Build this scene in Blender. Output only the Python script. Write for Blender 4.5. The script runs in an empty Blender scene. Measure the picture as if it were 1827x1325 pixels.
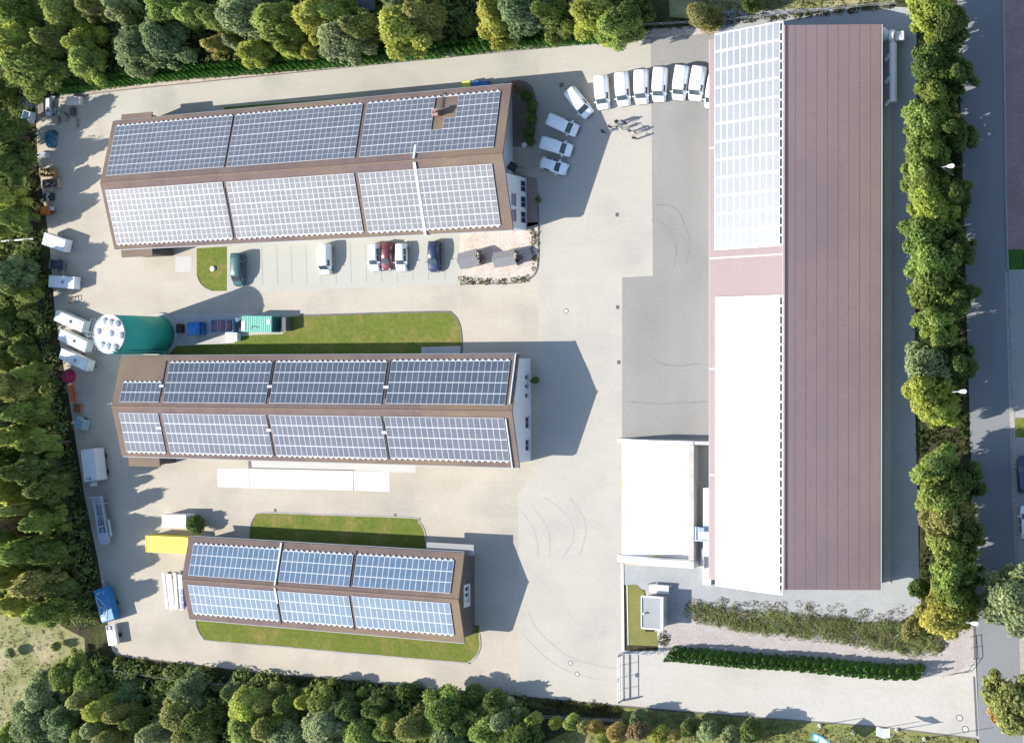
import bpy, math, random
import numpy as np
from mathutils import Vector, Matrix
random.seed(7)
SC = bpy.context.scene
COL = SC.collection
# ------------------------------------------------------------------ camera, sky, sun, exposure
CAM_H = 188.48
CAM_ROT = (-1.22602972e-02, 4.30535174e-01, -1.30001875e-03)
F_PX, PW, PH = 2703.0, 1827.0, 1325.0
cam_d = bpy.data.cameras.new('camera')
cam_d.sensor_width = 36.0
cam_d.lens = F_PX / PW * 36.0
cam_d.clip_start = 1.0
cam_d.clip_end = 3000.0
cam = bpy.data.objects.new('camera', cam_d)
cam.location = (0, 0, CAM_H)
cam.rotation_euler = CAM_ROT
COL.objects.link(cam)
SC.camera = cam
SUN_SX, SUN_SY = 1.319, 0.358            # shadow run per metre of height
to_sun = Vector((-SUN_SX, -SUN_SY, 1.0)).normalized()
SUN_EL = math.asin(to_sun.z)
SUN_ROT = math.atan2(to_sun.x, to_sun.y)
world = bpy.data.worlds.new('World')
SC.world = world
world.use_nodes = True
wn = world.node_tree
bg = wn.nodes['Background']
sky = wn.nodes.new('ShaderNodeTexSky')
sky.sky_type = 'NISHITA'
sky.sun_disc = False
sky.sun_elevation = SUN_EL
sky.sun_rotation = SUN_ROT
sky.air_density = 1.0
sky.dust_density = 0.6
wn.links.new(sky.outputs[0], bg.inputs[0])
bg.inputs[1].default_value = 0.135
sun_d = bpy.data.lights.new('sun', 'SUN')
sun_d.energy = 4.2
sun_d.angle = math.radians(0.5)
sun_d.color = (1.0, 0.955, 0.89)
sun = bpy.data.objects.new('sun', sun_d)
sun.rotation_euler = to_sun.to_track_quat('Z', 'Y').to_euler()
sun.location = to_sun * 300
COL.objects.link(sun)
SC.view_settings.view_transform = 'Standard'
SC.view_settings.look = 'None'
SC.view_settings.gamma = 1.0
SC.view_settings.exposure = 0.92
# ------------------------------------------------------------------ measuring the photograph
_R = Matrix.Rotation(CAM_ROT[2], 3, 'Z') @ Matrix.Rotation(CAM_ROT[1], 3, 'Y') @ Matrix.Rotation(CAM_ROT[0], 3, 'X')
CP = Vector((0, 0, CAM_H))
def ray(px, py):
    return _R @ Vector(((px - PW / 2) / F_PX, -(py - PH / 2) / F_PX, -1.0))
def G(px, py, h=0.0):
    "ground-plan point seen at a photo pixel, at height h"
    d = ray(px, py)
    return CP + d * ((h - CAM_H) / d.z)
def on_x(px, py, x):
    d = ray(px, py)
    return CP + d * (x / d.x)
def on_plane(px, py, p, n):
    d = ray(px, py)
    return CP + d * ((p - CP).dot(n) / d.dot(n))
# ------------------------------------------------------------------ materials
MATS = {}
def mat(name, c1, c2=None, scale=0.3, detail=4, rough=0.8, spec=0.3, fine=0.0, fscale=6.0, coords='pos',
        stretch=(1, 1, 1), metal=0.0, bump=0.0, lo=0.35, hi=0.65, coat=0.0, third=None, tscale=0.05, tlo=0.5, thi=0.7, slabs=None):
    if name in MATS: return MATS[name]
    m = bpy.data.materials.new(name); m.use_nodes = True
    nt = m.node_tree; N = nt.nodes; L = nt.links
    b = N['Principled BSDF']
    b.inputs['Roughness'].default_value = rough
    b.inputs['Specular IOR Level'].default_value = spec
    b.inputs['Metallic'].default_value = metal
    b.inputs['Coat Weight'].default_value = coat
    b.inputs['Base Color'].default_value = (*c1, 1)
    if coords == 'pos':
        src = N.new('ShaderNodeNewGeometry').outputs['Position']
    else:
        src = N.new('ShaderNodeTexCoord').outputs['Object']
    mp = N.new('ShaderNodeMapping'); mp.inputs['Scale'].default_value = stretch
    L.new(src, mp.inputs[0])
    out = None
    if c2 is not None:
        nz = N.new('ShaderNodeTexNoise'); nz.inputs['Scale'].default_value = scale; nz.inputs['Detail'].default_value = detail
        nz.inputs['Roughness'].default_value = 0.6
        L.new(mp.outputs[0], nz.inputs['Vector'])
        mr = N.new('ShaderNodeMapRange'); mr.inputs[1].default_value = lo; mr.inputs[2].default_value = hi
        L.new(nz.outputs[0], mr.inputs[0])
        mx = N.new('ShaderNodeMix'); mx.data_type = 'RGBA'
        mx.inputs[6].default_value = (*c1, 1); mx.inputs[7].default_value = (*c2, 1)
        L.new(mr.outputs[0], mx.inputs[0])
        out = mx.outputs[2]
    if third is not None:
        nz = N.new('ShaderNodeTexNoise'); nz.inputs['Scale'].default_value = tscale; nz.inputs['Detail'].default_value = 3
        L.new(src, nz.inputs['Vector'])
        mr = N.new('ShaderNodeMapRange'); mr.inputs[1].default_value = tlo; mr.inputs[2].default_value = thi
        L.new(nz.outputs[0], mr.inputs[0])
        mx = N.new('ShaderNodeMix'); mx.data_type = 'RGBA'
        mx.inputs[6].default_value = (*c1, 1); mx.inputs[7].default_value = (*third, 1)
        if out is not None: L.new(out, mx.inputs[6])
        L.new(mr.outputs[0], mx.inputs[0])
        out = mx.outputs[2]
    if slabs:
        bk = N.new('ShaderNodeTexBrick'); bk.inputs['Scale'].default_value = 1.0; bk.inputs['Brick Width'].default_value = slabs[0]; bk.inputs['Row Height'].default_value = slabs[1]
        bk.inputs['Mortar Size'].default_value = .025; k = slabs[2]
        bk.inputs['Color1'].default_value = (1 - k, 1 - k, 1 - k, 1); bk.inputs['Color2'].default_value = (1 + k, 1 + k, 1 + k * .8, 1); bk.inputs['Mortar'].default_value = (1 - k * 2, 1 - k * 2, 1 - k * 2, 1)
        L.new(src, bk.inputs['Vector'])
        mu = N.new('ShaderNodeMix'); mu.data_type = 'RGBA'; mu.blend_type = 'MULTIPLY'; mu.inputs[0].default_value = 1
        mu.inputs[6].default_value = (*c1, 1)
        if out is not None: L.new(out, mu.inputs[6])
        L.new(bk.outputs['Color'], mu.inputs[7]); out = mu.outputs[2]
    if fine > 0:
        nz = N.new('ShaderNodeTexNoise'); nz.inputs['Scale'].default_value = fscale; nz.inputs['Detail'].default_value = 5
        nz.inputs['Roughness'].default_value = 0.75
        L.new(src, nz.inputs['Vector'])
        mr = N.new('ShaderNodeMapRange'); mr.inputs[1].default_value = 0.3; mr.inputs[2].default_value = 0.7
        mr.inputs[3].default_value = 1 - fine; mr.inputs[4].default_value = 1 + fine
        L.new(nz.outputs[0], mr.inputs[0])
        mu = N.new('ShaderNodeMix'); mu.data_type = 'RGBA'; mu.blend_type = 'MULTIPLY'; mu.inputs[0].default_value = 1
        mu.inputs[6].default_value = (*c1, 1)
        if out is not None: L.new(out, mu.inputs[6])
        L.new(mr.outputs[0], mu.inputs[7])
        out = mu.outputs[2]
        if bump > 0:
            bp = N.new('ShaderNodeBump'); bp.inputs['Strength'].default_value = bump; bp.inputs['Distance'].default_value = 0.1
            L.new(nz.outputs[0], bp.inputs['Height']); L.new(bp.outputs[0], b.inputs['Normal'])
    if out is not None: L.new(out, b.inputs['Base Color'])
    MATS[name] = m
    return m
def leaf_mat(name, a, b_, trans=0.48):
    if name in MATS: return MATS[name]
    m = bpy.data.materials.new(name); m.use_nodes = True
    nt = m.node_tree; N = nt.nodes; L = nt.links
    N.remove(N['Principled BSDF'])
    geo = N.new('ShaderNodeNewGeometry'); oi = N.new('ShaderNodeObjectInfo')
    mx = N.new('ShaderNodeMix'); mx.data_type = 'RGBA'
    mx.inputs[6].default_value = (*a, 1); mx.inputs[7].default_value = (*b_, 1)
    L.new(geo.outputs['Random Per Island'], mx.inputs[0])
    nz = N.new('ShaderNodeTexNoise'); nz.inputs['Scale'].default_value = 0.35; nz.inputs['Detail'].default_value = 3
    L.new(geo.outputs['Position'], nz.inputs['Vector'])
    mr = N.new('ShaderNodeMapRange'); mr.inputs[1].default_value = .3; mr.inputs[2].default_value = .7
    mr.inputs[3].default_value = .7; mr.inputs[4].default_value = 1.25
    L.new(nz.outputs[0], mr.inputs[0])
    hs = N.new('ShaderNodeHueSaturation')
    h = N.new('ShaderNodeMapRange'); h.inputs[3].default_value = .485; h.inputs[4].default_value = .515
    L.new(oi.outputs['Random'], h.inputs[0]); L.new(h.outputs[0], hs.inputs['Hue'])
    L.new(mr.outputs[0], hs.inputs['Value']); L.new(mx.outputs[2], hs.inputs['Color'])
    d = N.new('ShaderNodeBsdfDiffuse'); t = N.new('ShaderNodeBsdfTranslucent'); ms = N.new('ShaderNodeMixShader')
    L.new(hs.outputs[0], d.inputs[0]); L.new(hs.outputs[0], t.inputs[0])
    ms.inputs[0].default_value = trans
    L.new(d.outputs[0], ms.inputs[1]); L.new(t.outputs[0], ms.inputs[2])
    L.new(ms.outputs[0], N['Material Output'].inputs[0])
    MATS[name] = m
    return m
def flat(name, c, rough=0.6, spec=0.4, metal=0.0, fine=0.06, coat=0.0):
    return mat(name, c, None, rough=rough, spec=spec, metal=metal, fine=fine, fscale=3.0, coords='obj', coat=coat)
# ------------------------------------------------------------------ mesh builder
class MB:
    def __init__(s): s.v = []; s.f = []; s.m = []
    def add(s, vs, fs, mi=0):
        n = len(s.v); s.v += [tuple(x) for x in vs]
        s.f += [tuple(i + n for i in f) for f in fs]; s.m += [mi] * len(fs)
        return s
    def quad(s, a, b, c, d, mi=0): return s.add([a, b, c, d], [(0, 1, 2, 3)], mi)
    def box(s, c, d, rz=0.0, mi=0, top=1.0, topy=None):
        if topy is None: topy = top
        x, y, z = d[0] / 2, d[1] / 2, d[2] / 2
        vs = []
        for zz, k, ky in ((-z, 1, 1), (z, top, topy)):
            for xx, yy in ((-x * k, -y * ky), (x * k, -y * ky), (x * k, y * ky), (-x * k, y * ky)):
                cx, sn = math.cos(rz), math.sin(rz)
                vs.append((c[0] + xx * cx - yy * sn, c[1] + xx * sn + yy * cx, c[2] + zz))
        return s.add(vs, [(3, 2, 1, 0), (4, 5, 6, 7), (0, 1, 5, 4), (1, 2, 6, 5), (2, 3, 7, 6), (3, 0, 4, 7)], mi)
    def prism(s, pts, z0, z1, mi=0, mi_top=None):
        n = len(pts)
        vs = [(p[0], p[1], z0) for p in pts] + [(p[0], p[1], z1) for p in pts]
        s.add(vs, [tuple(range(n - 1, -1, -1))] + [(i, (i + 1) % n, n + (i + 1) % n, n + i) for i in range(n)], mi)
        return s.add([(p[0], p[1], z1) for p in pts], [tuple(range(n))], mi if mi_top is None else mi_top)
    def hexa(s, lo, hi, mi=0):
        "8-corner solid: lower ring, upper ring"
        n = len(lo)
        return s.add(list(lo) + list(hi), [tuple(range(n - 1, -1, -1)), tuple(range(n, 2 * n))] +
                     [(i, (i + 1) % n, n + (i + 1) % n, n + i) for i in range(n)], mi)
    def tube(s, p1, p2, r1, r2=None, n=8, mi=0, cap=True):
        if r2 is None: r2 = r1
        p1, p2 = Vector(p1), Vector(p2)
        q = (p2 - p1).to_track_quat('Z', 'Y')
        vs = []
        for p, r in ((p1, r1), (p2, r2)):
            for i in range(n):
                a = 2 * math.pi * i / n
                vs.append(p + q @ Vector((r * math.cos(a), r * math.sin(a), 0)))
        fs = [(i, (i + 1) % n, n + (i + 1) % n, n + i) for i in range(n)]
        if cap: fs += [tuple(range(n - 1, -1, -1)), tuple(range(n, 2 * n))]
        return s.add(vs, fs, mi)
    def path(s, pts, r, n=6, mi=0):
        for a, b in zip(pts[:-1], pts[1:]): s.tube(a, b, r, r, n, mi)
        return s
    def lathe(s, prof, c=(0, 0, 0), n=24, mi=0):
        vs = []; fs = []
        for r, z in prof:
            for i in range(n):
                a = 2 * math.pi * i / n
                vs.append((c[0] + r * math.cos(a), c[1] + r * math.sin(a), c[2] + z))
        for k in range(len(prof) - 1):
            for i in range(n):
                fs.append((k * n + i, k * n + (i + 1) % n, (k + 1) * n + (i + 1) % n, (k + 1) * n + i))
        fs.append(tuple(range((len(prof) - 1) * n, len(prof) * n)))
        fs.append(tuple(range(n - 1, -1, -1)))
        return s.add(vs, fs, mi)
    def build(s, name, mats, parent=None, loc=None, smooth=False, rz=0.0, bevel=0.0):
        me = bpy.data.meshes.new(name)
        me.from_pydata(s.v, [], s.f)
        if not isinstance(mats, (list, tuple)): mats = [mats]
        for m in mats: me.materials.append(m)
        me.polygons.foreach_set('material_index', s.m)
        if smooth: me.polygons.foreach_set('use_smooth', [True] * len(me.polygons))
        me.update()
        o = bpy.data.objects.new(name, me)
        COL.objects.link(o)
        if parent is not None: o.parent = parent
        if loc is not None: o.location = loc
        if rz: o.rotation_euler = (0, 0, rz)
        if bevel > 0:
            bv = o.modifiers.new('bevel', 'BEVEL'); bv.width = bevel; bv.segments = 2; bv.limit_method = 'ANGLE'
        return o
def tag(o, label=None, cat=None, group=None, kind=None):
    if label: o['label'] = label
    if cat: o['category'] = cat
    if group: o['group'] = group
    if kind: o['kind'] = kind
    return o
def thing(name, label, cat, loc=(0, 0, 0), rz=0.0, group=None):
    o = bpy.data.objects.new(name, None); COL.objects.link(o)
    o.location = loc; o.rotation_euler = (0, 0, rz); o.empty_display_size = 0.3
    return tag(o, label, cat, group)
def sheet(name, pts, z, m, px=True, kind='structure'):
    ps = [G(*p) if px else Vector((*p, 0)) for p in pts]
    b = MB(); b.add([(p.x, p.y, z) for p in ps], [tuple(range(len(ps)))])
    me_o = b.build(name, m)
    if me_o.data.polygons[0].normal.z < 0: me_o.data.flip_normals()
    if kind: me_o['kind'] = kind
    return me_o
def strip(pts, w, z, b=None, h=0.0):
    "ribbon (or kerb of height h) along photo points"
    b = b or MB()
    P = [G(*p) for p in pts]
    L = []; R = []
    for i, p in enumerate(P):
        d = (P[min(i + 1, len(P) - 1)] - P[max(i - 1, 0)]); d.z = 0; d.normalize()
        n = Vector((-d.y, d.x, 0)) * w / 2
        L.append(p + n); R.append(p - n)
    for i in range(len(P) - 1):
        a, c, e, f = R[i], R[i + 1], L[i + 1], L[i]
        if h <= 0:
            b.quad((a.x, a.y, z), (c.x, c.y, z), (e.x, e.y, z), (f.x, f.y, z))
        else:
            b.hexa([(q.x, q.y, z - .05) for q in (a, c, e, f)], [(q.x, q.y, z + h) for q in (a, c, e, f)])
    return b
def smooth_px(pts, n=4):
    out = []
    for i in range(len(pts) - 1):
        p0 = pts[max(i - 1, 0)]; p1 = pts[i]; p2 = pts[i + 1]; p3 = pts[min(i + 2, len(pts) - 1)]
        for k in range(n):
            t = k / n
            out.append(tuple(0.5 * (2 * p1[j] + (p2[j] - p0[j]) * t + (2 * p0[j] - 5 * p1[j] + 4 * p2[j] - p3[j]) * t * t +
                                    (3 * p1[j] - p0[j] - 3 * p2[j] + p3[j]) * t ** 3) for j in (0, 1)))
    return out + [tuple(pts[-1])]
# ------------------------------------------------------------------ ground
M_soil = mat('forest_soil', (.045, .038, .024), (.07, .075, .03), scale=.25, rough=1, spec=.1, fine=.45, fscale=1.6)
M_meadow = mat('meadow_grass', (.275, .255, .13), (.20, .21, .085), scale=.09, rough=1, spec=.1, fine=.3, fscale=1.3, third=(.34, .30, .18), tscale=.16, tlo=.5, thi=.65)
M_lawn = mat('lawn_grass', (.145, .165, .035), (.115, .15, .028), scale=.22, rough=1, spec=.1, fine=.25, fscale=1.8, third=(.20, .18, .055), tscale=.35, tlo=.5, thi=.68)
M_pave = mat('beige_paving', (.425, .375, .302), (.455, .41, .335), scale=.12, rough=.95, spec=.2, fine=.065, fscale=2.2, stretch=(.5, 1.6, 1), third=(.345, .312, .26), tscale=.11, tlo=.48, thi=.78, slabs=(3.2, 1.6, .022))
M_pave2 = mat('grey_paving', (.435, .402, .343), (.415, .387, .335), scale=.16, rough=.95, spec=.2, fine=.06, fscale=2.0, stretch=(.6, 1.4, 1), third=(.355, .335, .292), tscale=.1, tlo=.5, thi=.78, slabs=(2.6, 1.3, .014))
M_drive = mat('driveway_concrete', (.425, .395, .35), (.46, .435, .39), scale=.1, rough=.95, spec=.2, fine=.07, fscale=2.0, stretch=(.35, 2.2, 1), third=(.37, .35, .31), tscale=.12, tlo=.52, thi=.75)
M_lane = mat('north_lane_concrete', (.385, .365, .305), (.43, .405, .345), scale=.12, rough=.95, spec=.2, fine=.07, fscale=2.5, stretch=(.35, 2.0, 1), third=(.345, .33, .285), tscale=.1, tlo=.52, thi=.68)
M_park = mat('parking_paving', (.40, .393, .338), (.42, .41, .355), scale=.2, rough=.95, spec=.2, fine=.05, fscale=2.4)
M_asph = mat('pale_asphalt', (.258, .246, .224), (.282, .269, .247), scale=.1, rough=.9, spec=.25, fine=.1, fscale=3.0, stretch=(1.6, .3, 1), third=(.225, .218, .202), tscale=.07, tlo=.5, thi=.72)
M_road = mat('road_asphalt', (.195, .2, .207), (.222, .227, .23), scale=.12, rough=.9, spec=.25, fine=.1, fscale=4.0, stretch=(1.5, .3, 1))
M_gravel = mat('grey_gravel', (.305, .315, .315), (.36, .36, .35), scale=.25, rough=1, spec=.1, fine=.14, fscale=4.5)
M_pink = mat('pinkish_gravel', (.44, .365, .31), (.37, .30, .25), scale=.45, rough=1, spec=.1, fine=.25, fscale=3.0, third=(.48, .43, .38), tscale=.3)
M_pebble = mat('white_pebbles', (.56, .49, .43), (.46, .39, .33), scale=.6, rough=1, spec=.1, fine=.3, fscale=3.4)
M_walk = mat('red_paved_walk', (.27, .185, .175), (.31, .22, .21), scale=.3, rough=.95, spec=.2, fine=.15, fscale=3, slabs=(.6, .3, .06))
M_walkg = mat('grey_paved_walk', (.29, .285, .275), (.33, .32, .305), scale=.3, rough=.95, spec=.2, fine=.1, fscale=3)
M_kerb = mat('kerb_concrete', (.30, .28, .25), (.38, .36, .32), scale=.5, rough=.95, spec=.2, fine=.1)
M_kerbd = mat('kerb_dark', (.13, .12, .11), (.18, .165, .15), scale=.5, rough=.95, spec=.2)
M_conc = mat('pale_concrete', (.42, .405, .375), (.46, .445, .41), scale=.4, rough=.95, spec=.2, fine=.08, fscale=2.5)
M_concw = mat('white_concrete', (.62, .60, .55), (.66, .64, .60), scale=.4, rough=.95, spec=.2, fine=.04)
M_earth = mat('bed_earth', (.26, .20, .165), (.32, .25, .21), scale=.4, rough=1, spec=.1, fine=.3, fscale=3)

sheet('ground', [(-900, -500), (300, -500), (300, 500), (-900, 500)], -0.06, M_soil, px=False)
sheet('meadow', [(-260, 1080), (60, 1082), (115, 1120), (150, 1138), (152, 1165), (118, 1180), (70, 1205), (20, 1290), (-40, 1420), (-260, 1420)], -0.05, M_meadow)
sheet('meadow', [(1190, -60), (1195, 30), (1290, 40), (1450, 22), (1592, 8), (1640, -60)], -0.05, M_meadow)
sheet('grass_verge', [(1112, 1262), (1340, 1280), (1569, 1297), (1742, 1318), (1760, 1420), (900, 1420), (960, 1330), (1010, 1305), (1100, 1300)], -0.05,
      mat('verge_grass', (.20, .205, .075), (.145, .18, .045), scale=.2, rough=1, spec=.1, fine=.3, fscale=1.8, third=(.26, .225, .11), tscale=.2))
sheet('grass_verge', [(925, 1240), (1108, 1259), (1108, 1272), (1010, 1268), (930, 1256)], -0.045,
      mat('weedy_verge', (.17, .15, .075), (.11, .13, .04), scale=.5, rough=1, spec=.1, fine=.4, fscale=2.2))
sheet('gravel_strip', [(100, 172), (159, 160), (300, 142), (460, 124), (600, 110), (790, 92), (921, 78), (1099, 66), (1161, 52), (1290, 42), (1300, 62), (1161, 71), (900, 94), (440, 140), (250, 160), (140, 178)], -0.02, M_pink)
yard = [(62, 176), (140, 174), (165, 167), (250, 157), (440, 138), (900, 92), (1161, 68), (1270, 62), (1275, 1010), (1240, 1012), (1111, 1008), (1112, 1160),
        (1112, 1258), (926, 1240), (900, 1237), (740, 1226), (632, 1212), (460, 1199), (270, 1176), (213, 1171), (200, 1160), (175, 1000), (150, 880), (128, 740), (98, 560), (88, 430), (68, 290)]
sheet('paved_yard', yard, 0.0, M_pave)
sheet('paved_yard', [(962, 507), (962, 86), (1161, 68), (1165, 492), (1110, 495), (1110, 1008), (1112, 1160), (1112, 1258), (926, 1240), (924, 880), (960, 845)], 0.004, M_pave2)
sheet('lane', [(150, 172), (165, 167), (250, 157), (440, 138), (900, 92), (962, 86.5), (962, 128), (930, 152), (700, 172), (300, 205), (215, 220), (185, 214)], 0.004, M_lane)
sheet('driveway', [(1112, 1160), (1180, 1160), (1190, 1172), (1330, 1186), (1500, 1200), (1640, 1207), (1700, 1203), (1741, 1178), (1747, 1318), (1569, 1295), (1340, 1277), (1112, 1258)], 0.008, M_drive)
sheet('asphalt_apron', [(1161, 68), (1300, 58), (1300, 782), (1110, 782), (1110, 495), (1165, 492)], 0.008, M_asph)
sheet('parking_lot', [(405, 440), (470, 432), (820, 410), (822, 507), (465, 520), (405, 519)], 0.004, M_park)
sheet('gravel_yard', [(1111, 1005), (1240, 1005), (1275, 985), (1275, 20), (1590, 12), (1640, 15), (1632, 700), (1640, 1015), (1644, 1085), (1600, 1112), (1450, 1108), (1300, 1088), (1215, 1062), (1150, 1052), (1112, 1042)], -0.012, M_gravel)
sheet('gravel_strip', [(1150, 1050), (1215, 1056), (1300, 1082), (1450, 1108), (1600, 1112), (1650, 1110), (1735, 1110), (1742, 1178), (1700, 1205), (1640, 1209), (1190, 1174), (1174, 1150)], -0.016,
      mat('pale_pink_gravel', (.41, .37, .345), (.355, .32, .30), scale=.5, rough=1, spec=.1, fine=.2, fscale=3.2))
sheet('road', [(1660, -1800), (1708, 0), (1741, 1110), (1747, 1320), (1790, 2900), (1880, 2900), (1832, 1200), (1824, 1100), (1813, 900), (1800, 480), (1795, 350), (1791, 0), (1745, -1800)], 0.0, M_road)
sheet('pavement', [(1745, -1800), (1791, 0), (1795, 350), (1799, 447), (1850, 447), (1810, -1800)], 0.1, M_walk)
sheet('pavement', [(1799, 480), (1800, 487), (1813, 900), (1824, 1100), (1880, 2900), (1950, 2900), (1860, 480)], 0.1, M_walkg)
sheet('lawn', [(1798, 445), (1826, 445), (1826, 481), (1800, 481)], 0.104, mat('clipped_green', (.05, .12, .02), (.04, .09, .018), scale=.8, rough=1, fine=.3))
sheet('lawn', [(1811, 745), (1860, 745), (1860, 780), (1812, 780)], 0.108, M_lawn)
L1 = smooth_px([(535, 563), (700, 558), (793, 556), (806, 559), (816, 570), (822, 588), (824, 612)], 3)
sheet('lawn', [(300, 618), (345, 613), (420, 608), (424, 598), (505, 596), (508, 566)] + L1 + [(824, 650), (300, 650)], 0.008, M_lawn)
L2 = smooth_px([(351, 490), (356, 503), (365, 513), (378, 519)], 3)
sheet('lawn', [(405, 519), (405, 440), (351, 443)] + L2, 0.008, M_lawn)
L3 = smooth_px([(445, 958), (446, 938), (454, 921), (469, 914), (560, 917), (733, 923), (747, 930), (757, 946), (761, 972)], 3)
sheet('lawn', L3 + [(762, 1000), (445, 985)], 0.008, M_lawn)
L4 = smooth_px([(855, 1130), (857, 1150), (851, 1168), (836, 1181), (820, 1181), (620, 1164), (500, 1153), (378, 1143), (362, 1137), (352, 1122), (349, 1106)], 3)
sheet('lawn', [(349, 1085), (855, 1115)] + L4, 0.008, M_lawn)
sheet('lawn', [(1117, 1043), (1135, 1042), (1150, 1055), (1152, 1126), (1172, 1126), (1174, 1152), (1120, 1150)], 0.012,
      mat('dry_lawn', (.205, .19, .065), (.165, .165, .05), scale=.5, rough=1, spec=.1, fine=.25))
sheet('gravel_bed', [(819, 404), (962, 396)] + smooth_px([(960, 470), (954, 489), (938, 501), (915, 505)], 3) + [(822, 507)], 0.012, M_pebble)
sheet('flower_bed', [(930, 312), (958, 318), (961, 400), (930, 408)], 0.012, M_earth)
sheet('flower_bed', smooth_px([(900, 148), (925, 143), (945, 150), (955, 170), (957, 210), (950, 262)], 3) + [(900, 262)], 0.012, mat('dark_bed_earth', (.20, .155, .135), (.16, .13, .11), scale=.5, rough=1, fine=.3))
sheet('lawn', [(400, 191), (620, 175), (905, 150), (905, 200), (400, 240)], 0.010, M_lawn)
sheet('concrete_pad', [(308, 562), (510, 556), (510, 592), (424, 600), (418, 612), (300, 618)], 0.012, M_conc)
sheet('planting_strip', [(1636, -100), (1632, 700), (1640, 1015), (1646, 1100), (1735, 1112), (1708, 0), (1703, -100)], -0.008, M_soil)
# kerbs
for pts, m, w in ((L1, M_kerbd, .22), (L3, M_kerb, .2), (L4, M_kerb, .2), (L2, M_kerb, .15),
                  (smooth_px([(960, 345), (961, 440), (960, 470), (954, 489), (938, 501), (915, 505), (822, 507)], 3), M_kerbd, .18),
                  ([(824, 612), (824, 640)], M_kerbd, .22), ([(761, 972), (762, 985)], M_kerb, .2)):
    k = strip(pts, w, 0.012, h=.06).build('kerb', m); k['kind'] = 'structure'
for pts, w in (([(140, 175), (165, 167.5), (250, 157.5), (440, 138.5), (900, 92.5), (1161, 68)], .12), ([(200, 1160), (213, 1171), (270, 1176), (460, 1199), (632, 1213), (740, 1227), (926, 1241), (1112, 1259), (1340, 1278), (1569, 1296), (1742, 1317)], .16)):
    k = strip(pts, w, 0.012, h=.05).build('kerb', M_kerbd); k['kind'] = 'structure'
k = strip([(1110.5, 1005), (1112, 1160)], .35, 0.012, h=.06).build('kerb', M_concw); k['kind'] = 'structure'
k = strip([(1119, 1043), (1121, 1150)], .12, 0.012, h=.06).build('kerb', M_concw); k['kind'] = 'structure'
for pts in ([(1787, -200), (1791, 0), (1795, 350), (1799, 480)], ):
    k = strip(pts, .15, 0.0, h=.11).build('kerb', M_kerb); k['kind'] = 'structure'
gut = strip([(1797, 486), (1810, 900), (1821, 1100), (1836, 1500)], .5, 0.0, h=.012).build('gutter_stones', mat('gutter_stones', (.40, .37, .33), (.30, .28, .26), scale=2.2, rough=.95, fine=.2, coords='pos')); gut['kind'] = 'structure'
k = strip([(1801, 486), (1814, 900), (1825, 1100), (1840, 1500)], .14, 0.0, h=.12).build('kerb', M_kerb); k['kind'] = 'structure'
dr = MB()
strip([(1738.5, 1116), (1740, 1176)], .28, .016, dr); strip([(1738, 1206), (1743.5, 1312)], .26, .016, dr)
dr = dr.build('drain_channel', flat('drain_iron', (.11, .11, .115), rough=.7)); dr['kind'] = 'structure'
tm = MB(); tma = MB()
for pts in ([(1163, 391), (1177, 396), (1190, 406), (1203, 425), (1207, 445), (1204, 474)], [(1170, 366), (1190, 366), (1211, 378), (1226, 412), (1231, 438), (1225, 468)],
            [(972, 888), (995, 904), (1016, 924), (1024, 947), (1020, 970), (1003, 996)], [(1016, 888), (1034, 911), (1044, 932), (1044, 958), (1034, 991)],
            [(929, 911), (949, 937), (958, 963), (959.5, 993)], [(952, 906), (972, 932), (981, 960), (981, 993)],
            [(941.6, 1087.6), (954, 1116), (982.6, 1146.6), (1018.5, 1172), (1059.6, 1185), (1103, 1193)],
            [(931, 1128.7), (957, 1157), (987.7, 1182.5), (1023.7, 1200.5), (1070, 1212)],
            [(1166, 640), (1185, 650), (1215, 652), (1250, 648)], [(1120, 716), (1180, 720), (1262, 716)]):
    strip(smooth_px(pts, 4), .16, .0125, tma if pts[0][0] > 1110 else tm)
tm = tm.build('tyre_marks', mat('tyre_mark_rubber', (.31, .295, .265), (.385, .365, .325), scale=.9, rough=.9, fine=.1, lo=.3, hi=.6)); tm['kind'] = 'structure'
tma = tma.build('tyre_marks', mat('tyre_mark_asphalt', (.185, .178, .165), (.235, .226, .21), scale=.9, rough=.9, fine=.1, lo=.3, hi=.6)); tma['kind'] = 'structure'
bl = MB()
for i, x in enumerate((467.7, 494.4, 520, 546.5, 572.6, 599, 626, 653, 680, 707.6, 735.5, 763.8, 792.8)):
    y0 = 440 - (x - 467) * .03
    for k in range(16):
        a = k / 16; c = a + .042
        strip([(x - 1 + 2.4 * a, y0 + 70 * a), (x - 1 + 2.4 * c, y0 + 70 * c)], .13, .0085, bl)
bl = bl.build('bay_markings', flat('bay_marking_stone', (.24, .24, .225), rough=.9)); bl['kind'] = 'structure'
# ------------------------------------------------------------------ barns with solar roofs
def tile_mat(name, a, b, moss):
    return mat(name, a, b, scale=.35, rough=.9, spec=.15, fine=.2, fscale=5.5, coords='obj', stretch=(1, 1, 1), third=moss, tscale=.07, tlo=.5, thi=.72)
M_tile = tile_mat('brown_roof_tiles', (.145, .105, .095), (.178, .132, .118), (.215, .16, .105))
M_ridge = mat('ridge_tiles', (.24, .165, .12), (.19, .14, .11), scale=1.5, rough=.9, spec=.15, fine=.15, coords='obj')
M_white = flat('white_render', (.60, .61, .62), rough=.85, spec=.2)
M_brownw = mat('dark_brown_boards', (.10, .082, .075), (.13, .105, .095), scale=1.2, rough=.8, fine=.15, coords='obj')
M_frame = flat('white_aluminium', (.56, .57, .58), rough=.45, spec=.5, fine=.0)
M_glass = mat('dark_window_glass', (.02, .025, .03), rough=.12, spec=.6)
M_zinc = flat('zinc', (.38, .39, .40), rough=.5, spec=.5)
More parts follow.
